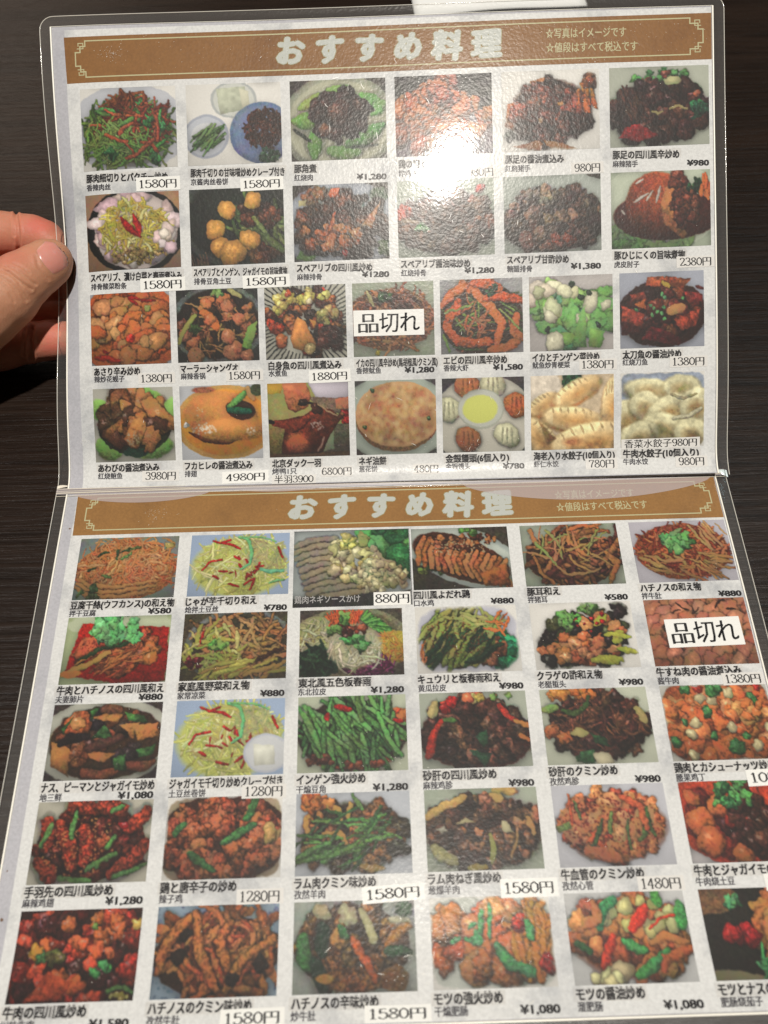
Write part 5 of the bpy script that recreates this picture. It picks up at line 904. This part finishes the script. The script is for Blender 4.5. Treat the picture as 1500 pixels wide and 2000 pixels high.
def inked(s): return str(s)
def dish(pg, idx, x0, x1, yT, yB, info, parent, wid, gap, cut=None):
    nx = 136 if x1 - x0 > 40 else 118; w = x1 - x0; hh = (yB[0] - yT[0]); ny = max(40, int(nx * hh / w))
    p = Pic(nx + 1, ny + 1, 100 + idx + (50 if pg == 'L' else 0), WH); globals()['d_%s%d' % ('u' if pg == 'U' else 'l', idx)](p); im = p.out()
    P, F = grid(nx, ny, 0, 1, 0, 1, .12); u, v = P[:, 0].copy(), P[:, 1].copy()
    P[:, 0] = x0 + w * u; tx = P[:, 0] / PW; P[:, 1] = (yT[0] + (yT[1] - yT[0]) * tx) * (1 - v) + (yB[0] + (yB[1] - yB[0]) * tx) * v
    o = meshobj('dish_photo', on_page(pg, P), F, M_DISH, parent, True, label='photo of ' + info[3])
    ca = o.data.color_attributes.new('ink', 'FLOAT_COLOR', 'POINT')
    a = np.ones((len(P), 4)); a[:, :3] = lin(im.reshape(-1, 3) * 255); ca.data.foreach_set('color', a.ravel())
    cx = (x0 + x1) / 2; yb = yB[0] + (yB[1] - yB[0]) * cx / PW; sl = (yB[1] - yB[0]) / PW; ang = -math.atan(sl); k = lambda x: (x - cx) * sl
    name, zh, price = info[:3]; g1, g2, g3 = gap; xl = x0 + (.9 if pg == 'U' else -.2)
    kj, kn = (3.45, 2.95) if pg == 'U' else (3.72, 3.12)
    nw = min(wid, sum(kj if ord(c) >= 0x4E00 else (kn if ord(c) > 255 else 1.9) for c in name))
    hgt = 3.75
    halo = flat(pg, [(xl - .8, yb + k(x0) + g1 - 2.1), (xl + nw + .8, yb + k(x0 + nw) + g1 - 2.1), (xl + nw + .8, yb + k(x0 + nw) + g1 + 2.1), (xl - .8, yb + k(x0) + g1 + 2.1)], .09, M_HALO, 'caption_shade', parent, 14, 4)
    put_text(pg, 'dish_name', name, xl, yb + k(x0) + g1, hgt, M_BLACK, .15, parent, .055, width=nw, tilt=ang)
    put_text(pg, 'dish_subtitle', zh, xl, yb + k(x0) + g2, 2.9, M_GREY, .15, parent, .032, width=len(zh) * 2.85, tilt=ang)
    if price[0] == '¥':
        put_text(pg, 'price', price, x1 - .3, yb + k(x1) + g3, 3.3, M_BLACK, .15, parent, .045, width=len(price) * 2.45 + (.2 if ',' not in price else -1.0), align='r', tilt=ang)
    elif price[0] == 'F':
        t = price[1:]; wd = 17.0 if len(t) > 4 else 14.5; xr = x1 + 1.4 if not cut else cut
        label_patch(pg, xr - wd / 2, yb + k(x1) + g3 + .1, wd, 5.0, ang, t, parent, False, th=4.6, tw=(len(t) - 1) * 2.5 + 4.1)
    elif price[0] == 'P':
        t = price[1:]; wd = (len(t) - 1) * 2.45 + 3.9; label_patch(pg, x1 + .5 - wd / 2, yb + k(x1) + g3 + .2, wd + .6, 4.8, ang, t, parent, False, th=4.3, tw=wd)
    return ang

i = 0
for r, xs in enumerate((XU6, XU6, XU7, XU7)):
    for c, (x0, x1) in enumerate(xs):
        i += 1; (ta, tb_), (ba, bb) = ROWS_U[r]
        gp = ((3.3, 7.3, 8.3), (2.9, 6.9, 7.0), (2.9, 6.3, 6.6), (2.9, 6.5, 6.9))[r]
        dish('U', i, x0, x1, (ta, tb_), (ba, bb), DU[i - 1], UPG, 42.8 if r < 2 else (37.2 if i != 26 else 35), gp)
DL[2] = ('鶏肉ネギソースかけ', '', '', 'sliced chicken with leek sauce over a charcoal strip')
for r in range(5):
    for c, (x0, x1) in enumerate(XL6):
        i = r * 6 + c + 1; yT, yB = ROWS_L[r]
        if i == 3:
            nx, ny = 150, 106; p = Pic(nx + 1, ny + 1, 153, WH); d_l3(p); im = p.out()
            P, F = grid(nx, ny, 104.4, 155.2, 25.2, 61.0, .14); o = meshobj('dish_photo', on_page('L', P), F, M_DISH, LPG, True, label='photo of ' + DL[2][3])
            ca = o.data.color_attributes.new('ink', 'FLOAT_COLOR', 'POINT'); a = np.ones((len(P), 4)); a[:, :3] = lin(im.reshape(-1, 3) * 255); ca.data.foreach_set('color', a.ravel())
            strip('L', dens([(104.2, 25.1), (155.4, 25.1), (155.4, 61.1)]), .25, .145, M_GREY, 'photo_border', LPG)
            put_text('L', 'dish_name', DL[2][0], 105.2, 57.6, 3.5, M_LGREY, .17, LPG, .012, width=28)
            label_patch('L', 146.9, 58.0, 15.8, 6.0, .0, '880円', LPG, True, tw=14.6, th=5.2); continue
        dish('L', i, x0, x1, (yT, yT), (yB, yB), DL[i - 1], LPG, 43.6 if i != 1 else 44.5, (2.5, 6.1, 6.0) if r < 4 else (2.6, 6.2, 6.3), cut=296.4 if i == 12 else None)

def px_label(pg, quad, text, parent, raised=True, name='price_sticker', **kw):
    """quad: corner measurements already in page mm (centre x, centre y, width, height, tilt)"""
    cx, cy, w, h, t = quad; label_patch(pg, cx, cy, w, h, t, text, parent, raised, name, **kw)
for q, t in (STICK_U): px_label('U', q, t, UPG)
for q, t in (STICK_L): px_label('L', q, t, LPG)
px_label('U', (149.1, -72.2, 32.1, 11.6, .0), '品切れ', UPG, True, 'sold_out_label', th=10.0, tw=28.0)
px_label('L', (276.4, 77.2, 31.5, 12.3, .017), '品切れ', LPG, True, 'sold_out_label', th=10.6, tw=28.0)
px_label('U', (272.0, -14.5, 35.7, 4.6, .010), '香菜水餃子980円', UPG, False, 'price_sticker', th=4.2, tw=33)
px_label('U', (103.8, -2.3, 20.2, 4.0, .0), '半羽3900', UPG, False, 'price_sticker', th=4.1, tw=18)

# ------------------------------------------------------------------ wear on the film: hair scratches and dust caught by the lamp
rg = random.Random(5)
def scratch(pg, n, cx, cy, rx, ry, ln, name):
    V = []; F = []
    for _ in range(n):
        x = cx + rg.gauss(0, rx); y = cy + rg.gauss(0, ry); a = rg.gauss(1.5, .5) if rg.random() < .6 else rg.uniform(0, 3.14); l = ln * rg.uniform(.2, 1.3); w = rg.uniform(.04, .10); b = rg.gauss(0, .25)
        k = len(V); m = 4
        for i in range(m + 1):
            t = i / m - .5; aa = a + b * t; px, py = x + math.cos(aa) * l * t, y + math.sin(aa) * l * t; ww = w * (1 - abs(2 * t) ** 2) + .01
            for s in (-1, 1): V.append((px - math.sin(aa) * ww * s, py + math.cos(aa) * ww * s, .42))
        F += [(k + 2 * i, k + 2 * i + 1, k + 2 * i + 3, k + 2 * i + 2) for i in range(m)]
    V = np.array(V); lo, hi = ((-3, -210), (299, -2)) if pg == 'U' else ((-3, 4), (299, 212))
    V[:, 0] = np.clip(V[:, 0], lo[0], hi[0]); V[:, 1] = np.clip(V[:, 1], lo[1], hi[1])
    o = meshobj(name, on_page(pg, V), F, M_SCR, menu); o['kind'] = 'stuff'
scratch('U', 34, 175, -150, 40, 28, 3.2, 'film_scratches'); scratch('U', 26, 160, -35, 30, 18, 3.0, 'film_scratches')
scratch('U', 30, 150, -100, 90, 60, 2.0, 'film_scratches'); scratch('L', 22, 160, 185, 26, 16, 2.4, 'film_scratches'); scratch('L', 20, 150, 100, 90, 60, 1.4, 'film_scratches')
def specks(pg, n, x0, x1, y0, y1, name):
    V = []; F = []
    for _ in range(n):
        x, y, r = rg.uniform(x0, x1), rg.uniform(y0, y1), rg.uniform(.05, .13); k = len(V)
        for j in range(5): a = j * 1.2566 + rg.uniform(-.3, .3); V.append((x + r * math.cos(a), y + r * math.sin(a), .42))
        F.append(tuple(range(k, k + 5)))
    o = meshobj(name, on_page(pg, np.array(V)), F, M_SCR, menu); o['kind'] = 'stuff'
specks('U', 260, 30, 295, -208, -186, 'dust_specks'); specks('U', 240, 2, 295, -208, -4, 'dust_specks'); specks('L', 120, 2, 295, 4, 210, 'dust_specks')
def smudge(pg, spots):
    V = []; F = []
    for cx, cy, sd, n in spots:
        for _ in range(n):
            x, y, r = cx + rg.gauss(0, sd), cy + rg.gauss(0, sd * .6), rg.uniform(.05, .20); k = len(V)
            for j in range(5): a = j * 1.2566 + rg.uniform(-.4, .4); q = r * rg.uniform(.5, 1.5); V.append((x + q * math.cos(a), y + q * .6 * math.sin(a), .43))
            F.append(tuple(range(k, k + 5)))
    V = np.array(V); V[:, 0] = np.clip(V[:, 0], -3, 299); V[:, 1] = np.clip(V[:, 1], -210 if pg == 'U' else 4, -2 if pg == 'U' else 212)
    o = meshobj('smudge_specks', on_page(pg, V), F, M_SCR, menu); o['kind'] = 'stuff'
smudge('U', [(27, -196, 3, 70), (175, -186, 9, 110), (244, -183, 5, 60), (150, -206, 60, 130), (180, -16, 10, 110), (160, -92, 10, 50), (172, -120, 16, 60), (7, -22, 1.5, 25)])
smudge('L', [(42, 14, 3.5, 60), (158, 186, 3, 60), (150, 196, 5, 40), (148, 128, 5, 30)])
M_DIRT = ink('brown_spot_ink', (120, 96, 78))
V = []; F = []
for x, y, r in ((3, 176, .8), (57, 135.5, .5), (152, 80, .4), (151, 168, .4), (200, 208, .35), (246, 137, .5), (262, -206.7, .6), (2, 160, .4), (3.6, 20, .5), (7.3, 100, .4), (292, 90, .3), (247.8, -138, .3)):
    k = len(V); 
    for j in range(7): a = j * .8976; q = r * rg.uniform(.6, 1.2); V.append((x + q * math.cos(a), y + q * .8 * math.sin(a), .045))
    F.append(tuple(range(k, k + 7)))
pick = lambda pg: [(V[i], ) for i in range(len(V))]
for pg, par in (('U', UPG), ('L', LPG)):
    FF = [f for f in F if (V[f[0]][1] < 0) == (pg == 'U')]; idx = sorted({i for f in FF for i in f}); mp = {a: b for b, a in enumerate(idx)}
    o = meshobj('print_spots', on_page(pg, np.array([V[i] for i in idx])), [tuple(mp[i] for i in f) for f in FF], M_DIRT, par); o['kind'] = 'stuff'

# ------------------------------------------------------------------ the hand holding the left edge
def skin(name, c, c2):
    m = newmat(name, c, .54, .3); b = bsdf(m); tc = N(m, 'ShaderNodeTexCoord'); n = N(m, 'ShaderNodeTexNoise', Scale=90.0, Detail=4.0); LK(m, tc.outputs['Object'], n.inputs['Vector'])
    at = N(m, 'ShaderNodeAttribute'); at.attribute_name = 'flush'
    mx = N(m, 'ShaderNodeMixRGB'); mx.inputs['Color1'].default_value = rgba(c); mx.inputs['Color2'].default_value = rgba(c2); LK(m, at.outputs['Fac'], mx.inputs['Fac'])
    m2 = N(m, 'ShaderNodeMixRGB', blend_type='MULTIPLY'); m2.inputs['Fac'].default_value = .35; LK(m, mx.outputs[0], m2.inputs['Color1']); LK(m, n.outputs['Color'], m2.inputs['Color2'])
    r = N(m, 'ShaderNodeMapRange'); r.inputs['To Min'].default_value = .75; r.inputs['To Max'].default_value = 1.2; LK(m, n.outputs['Fac'], r.inputs['Value']); LK(m, r.outputs[0], m2.inputs['Color2'])
    LK(m, m2.outputs[0], b.inputs['Base Color']); b.inputs['Subsurface Weight'].default_value = .35; b.inputs['Subsurface Radius'].default_value = (1, .35, .2); b.inputs['Subsurface Scale'].default_value = .004
    v = N(m, 'ShaderNodeTexVoronoi', Scale=1100.0); LK(m, tc.outputs['Object'], v.inputs['Vector']); n4 = N(m, 'ShaderNodeTexNoise', Scale=420.0, Detail=5.0); LK(m, tc.outputs['Object'], n4.inputs['Vector'])
    ad = N(m, 'ShaderNodeMath', operation='ADD'); LK(m, v.outputs['Distance'], ad.inputs[0]); LK(m, n4.outputs['Fac'], ad.inputs[1])
    bp = N(m, 'ShaderNodeBump', Strength=.55, Distance=.00012); LK(m, ad.outputs[0], bp.inputs['Height']); LK(m, bp.outputs[0], b.inputs['Normal'])
    return m
M_SKIN = skin('skin', (186, 134, 104), (196, 110, 92)); M_NAIL = newmat('finger_nail', (204, 138, 124), .28, .5)
bsdf(M_NAIL).inputs['Subsurface Weight'].default_value = .3; bsdf(M_NAIL).inputs['Subsurface Scale'].default_value = .003
def chain(bm, pts):
    """a finger as a row of overlapping rounds along its bones: (px, py, depth, radius in photo px)"""
    prev = None
    for (a, b) in zip(pts[:-1], pts[1:]):
        n = 9
        for i in range(n + (b is pts[-1])):
            t = i / n; t2 = t * t * (3 - 2 * t); x, y, w = [a[j] + (b[j] - a[j]) * t for j in range(3)]; r = a[3] + (b[3] - a[3]) * t2
            c, k = pix(x, y, w); d = k * 1.0
            rad = r * (k / 1547.6) * 1.0 if False else r * k / 1547.6
            bmesh.ops.create_icosphere(bm, subdivisions=3, radius=rad * S, matrix=Matrix.Translation(Vector(c * S)))
bm = bmesh.new()
chain(bm, [(101, 508, 1.5, 40), (92, 515, 2.5, 46), (66, 532, 5, 50), (36, 552, 8, 56), (10, 580, 9, 62), (-40, 622, 8, 66), (-110, 680, 2, 74), (-200, 730, 4, 84)])
chain(bm, [(104, 479, -21, 30), (88, 467, -22, 37), (62, 461, -23, 41), (34, 458, -23.5, 40.5), (0, 456, -24, 43), (-60, 462, -25, 46), (-160, 540, -20, 62)])
chain(bm, [(150, 556, -20, 26), (110, 557, -21, 29), (70, 566, -23, 32), (10, 590, -27, 36), (-80, 610, -28, 46), (-170, 600, -18, 66)])
chain(bm, [(146, 607, -19, 21), (110, 607, -20, 25), (80, 612, -22, 28), (20, 632, -27, 32), (-80, 650, -28, 44), (-170, 640, -16, 66)])
chain(bm, [(142, 664, -16, 35), (100, 664, -16.5, 39), (72, 668, -18, 39), (50, 672, -20, 37), (0, 684, -24, 41), (-80, 690, -26, 50), (-170, 680, -10, 66)])
chain(bm, [(-165, 640, -13, 76), (-300, 720, 4, 84), (-430, 800, 16, 72), (-640, 930, 38, 76), (-900, 1100, 72, 90)])
me = bpy.data.meshes.new('hand'); bm.to_mesh(me); bm.free()
tmp = bpy.data.objects.new('hand', me); COL.objects.link(tmp)
m = tmp.modifiers.new('r', 'REMESH'); m.mode = 'VOXEL'; m.voxel_size = .0007
m = tmp.modifiers.new('s', 'SMOOTH'); m.factor = .5; m.iterations = 7
dg = bpy.context.evaluated_depsgraph_get(); hm = bpy.data.meshes.new_from_object(tmp.evaluated_get(dg)); bpy.data.objects.remove(tmp)
nv = len(hm.vertices); Vh = np.zeros(nv * 3); hm.vertices.foreach_get('co', Vh); Vh = Vh.reshape(-1, 3); Nh = np.zeros(nv * 3); hm.vertices.foreach_get('normal', Nh); Nh = Nh.reshape(-1, 3)
# where each point sits seen from the viewer's side, in photo px: used to place creases and blush on the skin itself
D = (Vh / S - CAM) @ np.array(CROT); PX = 750 - D[:, 0] / D[:, 2] * 1547.6; PY = 1000 + D[:, 1] / D[:, 2] * 1547.6
Wn = (Vh / S) @ np.array([-.01867, -.48631, .87359])
def crease(pts, dep, wid, lo, hi):
    global Vh
    dep *= 1.5
    p = np.array(pts, float); Dm = np.full(nv, 1e9)
    for a, b in zip(p[:-1], p[1:]):
        e = b - a; t = np.clip(((PX - a[0]) * e[0] + (PY - a[1]) * e[1]) / (e @ e), 0, 1); Dm = np.minimum(Dm, np.hypot(PX - a[0] - t * e[0], PY - a[1] - t * e[1]))
    g = np.exp(-(Dm / wid) ** 2) * ((Wn > lo) & (Wn < hi)); Vh = Vh - Nh * (g * dep * S)[:, None] + Nh * (np.exp(-((Dm - wid * 2.2) / wid) ** 2) * .3 * dep * S * ((Wn > lo) & (Wn < hi)))[:, None]
TH = (2, 99)
for pts, d, w in (([(4, 527), (20, 535), (44, 553), (62, 566)], .45, 2.2), ([(10, 519), (28, 524), (50, 540), (70, 556)], .4, 2.0), ([(0, 540), (20, 553), (40, 572), (50, 588)], .4, 2.2), ([(16, 529), (34, 548), (48, 574), (56, 586)], .3, 1.8), ([(26, 514), (44, 522), (58, 534)], .25, 1.8), ([(2, 550), (16, 566), (28, 590)], .28, 2.2), ([(70, 500), (76, 522), (94, 545)], .25, 3)): crease(pts, d, w, *TH)
for pts, d, w in (([(31, 416), (34, 440), (36, 470), (37, 500)], .9, 3.0), ([(26, 420), (28, 460)], .35, 2.2)): crease(pts, d, w, -40, -6)
for pts, d, w in (([(62, 640), (57, 665), (62, 700)], 1.1, 4.0), ([(50, 645), (46, 690)], .5, 3), ([(70, 590), (64, 610)], .5, 3)): crease(pts, d, w, -40, -6)
# flatten the thumb pad side where it presses on the film
flush = np.clip(np.exp(-((PX - 98) / 30) ** 2 - ((PY - 660) / 34) ** 2) * .9 + np.exp(-((PX - 75) / 34) ** 2 - ((PY - 440) / 20) ** 2) * (Wn < -8) * .8 + np.exp(-((PX - 15) / 60) ** 2 - ((PY - 500) / 28) ** 2) * .6 + (Wn < -8) * .35, 0, 1)
hm.vertices.foreach_set('co', Vh.ravel())
at = hm.attributes.new('flush', 'FLOAT', 'POINT'); at.data.foreach_set('value', flush)
hm.polygons.foreach_set('use_smooth', [True] * len(hm.polygons)); hm.materials.clear(); hm.materials.append(M_SKIN); hm.name = 'body'; hm.update()
person = empty('person', pix(0, 560, 0)[0], 'left hand pinching the left edge of the menu, thumb in front', 'person')
ho = bpy.data.objects.new('hand', hm); COL.objects.link(ho); ho.parent = person; ho.matrix_parent_inverse = Matrix.Translation(-person.location)
# thumb nail: laid on the thumb's surface
bv = BVHTree.FromPolygons([Vector(v) for v in Vh], [tuple(p.vertices) for p in hm.polygons])
A, B, C_, D_ = [np.array(v, float) for v in ((63, 487), (104, 543), (147, 513), (109, 455))]
nu, nw = 22, 18; NV = []; ok = True
for j in range(nw + 1):
    for i in range(nu + 1):
        u, w = i / nu * 2 - 1, j / nw * 2 - 1            # disc-square map keeps the plate rounded
        uu = u * math.sqrt(1 - w * w / 2 * .55); ww = w * math.sqrt(1 - u * u / 2 * .55); a, b = (uu + 1) / 2, (ww + 1) / 2
        q = (A * (1 - b) + B * b) * (1 - a) + (D_ * (1 - b) + C_ * b) * a
        P0, k = pix(q[0], q[1], 0); dr = Vector((P0 - CAM)).normalized(); hit = bv.ray_cast(Vector(CAM * S), dr)
        if hit[0] is None or (hit[0] - Vector(CAM * S)).length > .40:
            hit = bv.find_nearest(Vector(pix(q[0], q[1], 9)[0] * S)); pt, nn = hit[0], hit[1]
        else: pt, nn = hit[0], hit[1]
        ed = max(abs(u), abs(w)); NV.append((pt + nn * (.00050 * (1 - ed ** 6) - .00015)) / S)
NF = [(j * (nu + 1) + i, j * (nu + 1) + i + 1, (j + 1) * (nu + 1) + i + 1, (j + 1) * (nu + 1) + i) for j in range(nw) for i in range(nu)]
nail = meshobj('thumb_nail', np.array([tuple(v) for v in NV]), NF, M_NAIL, None, True); nail.parent = person; nail.matrix_parent_inverse = Matrix.Translation(-person.location)
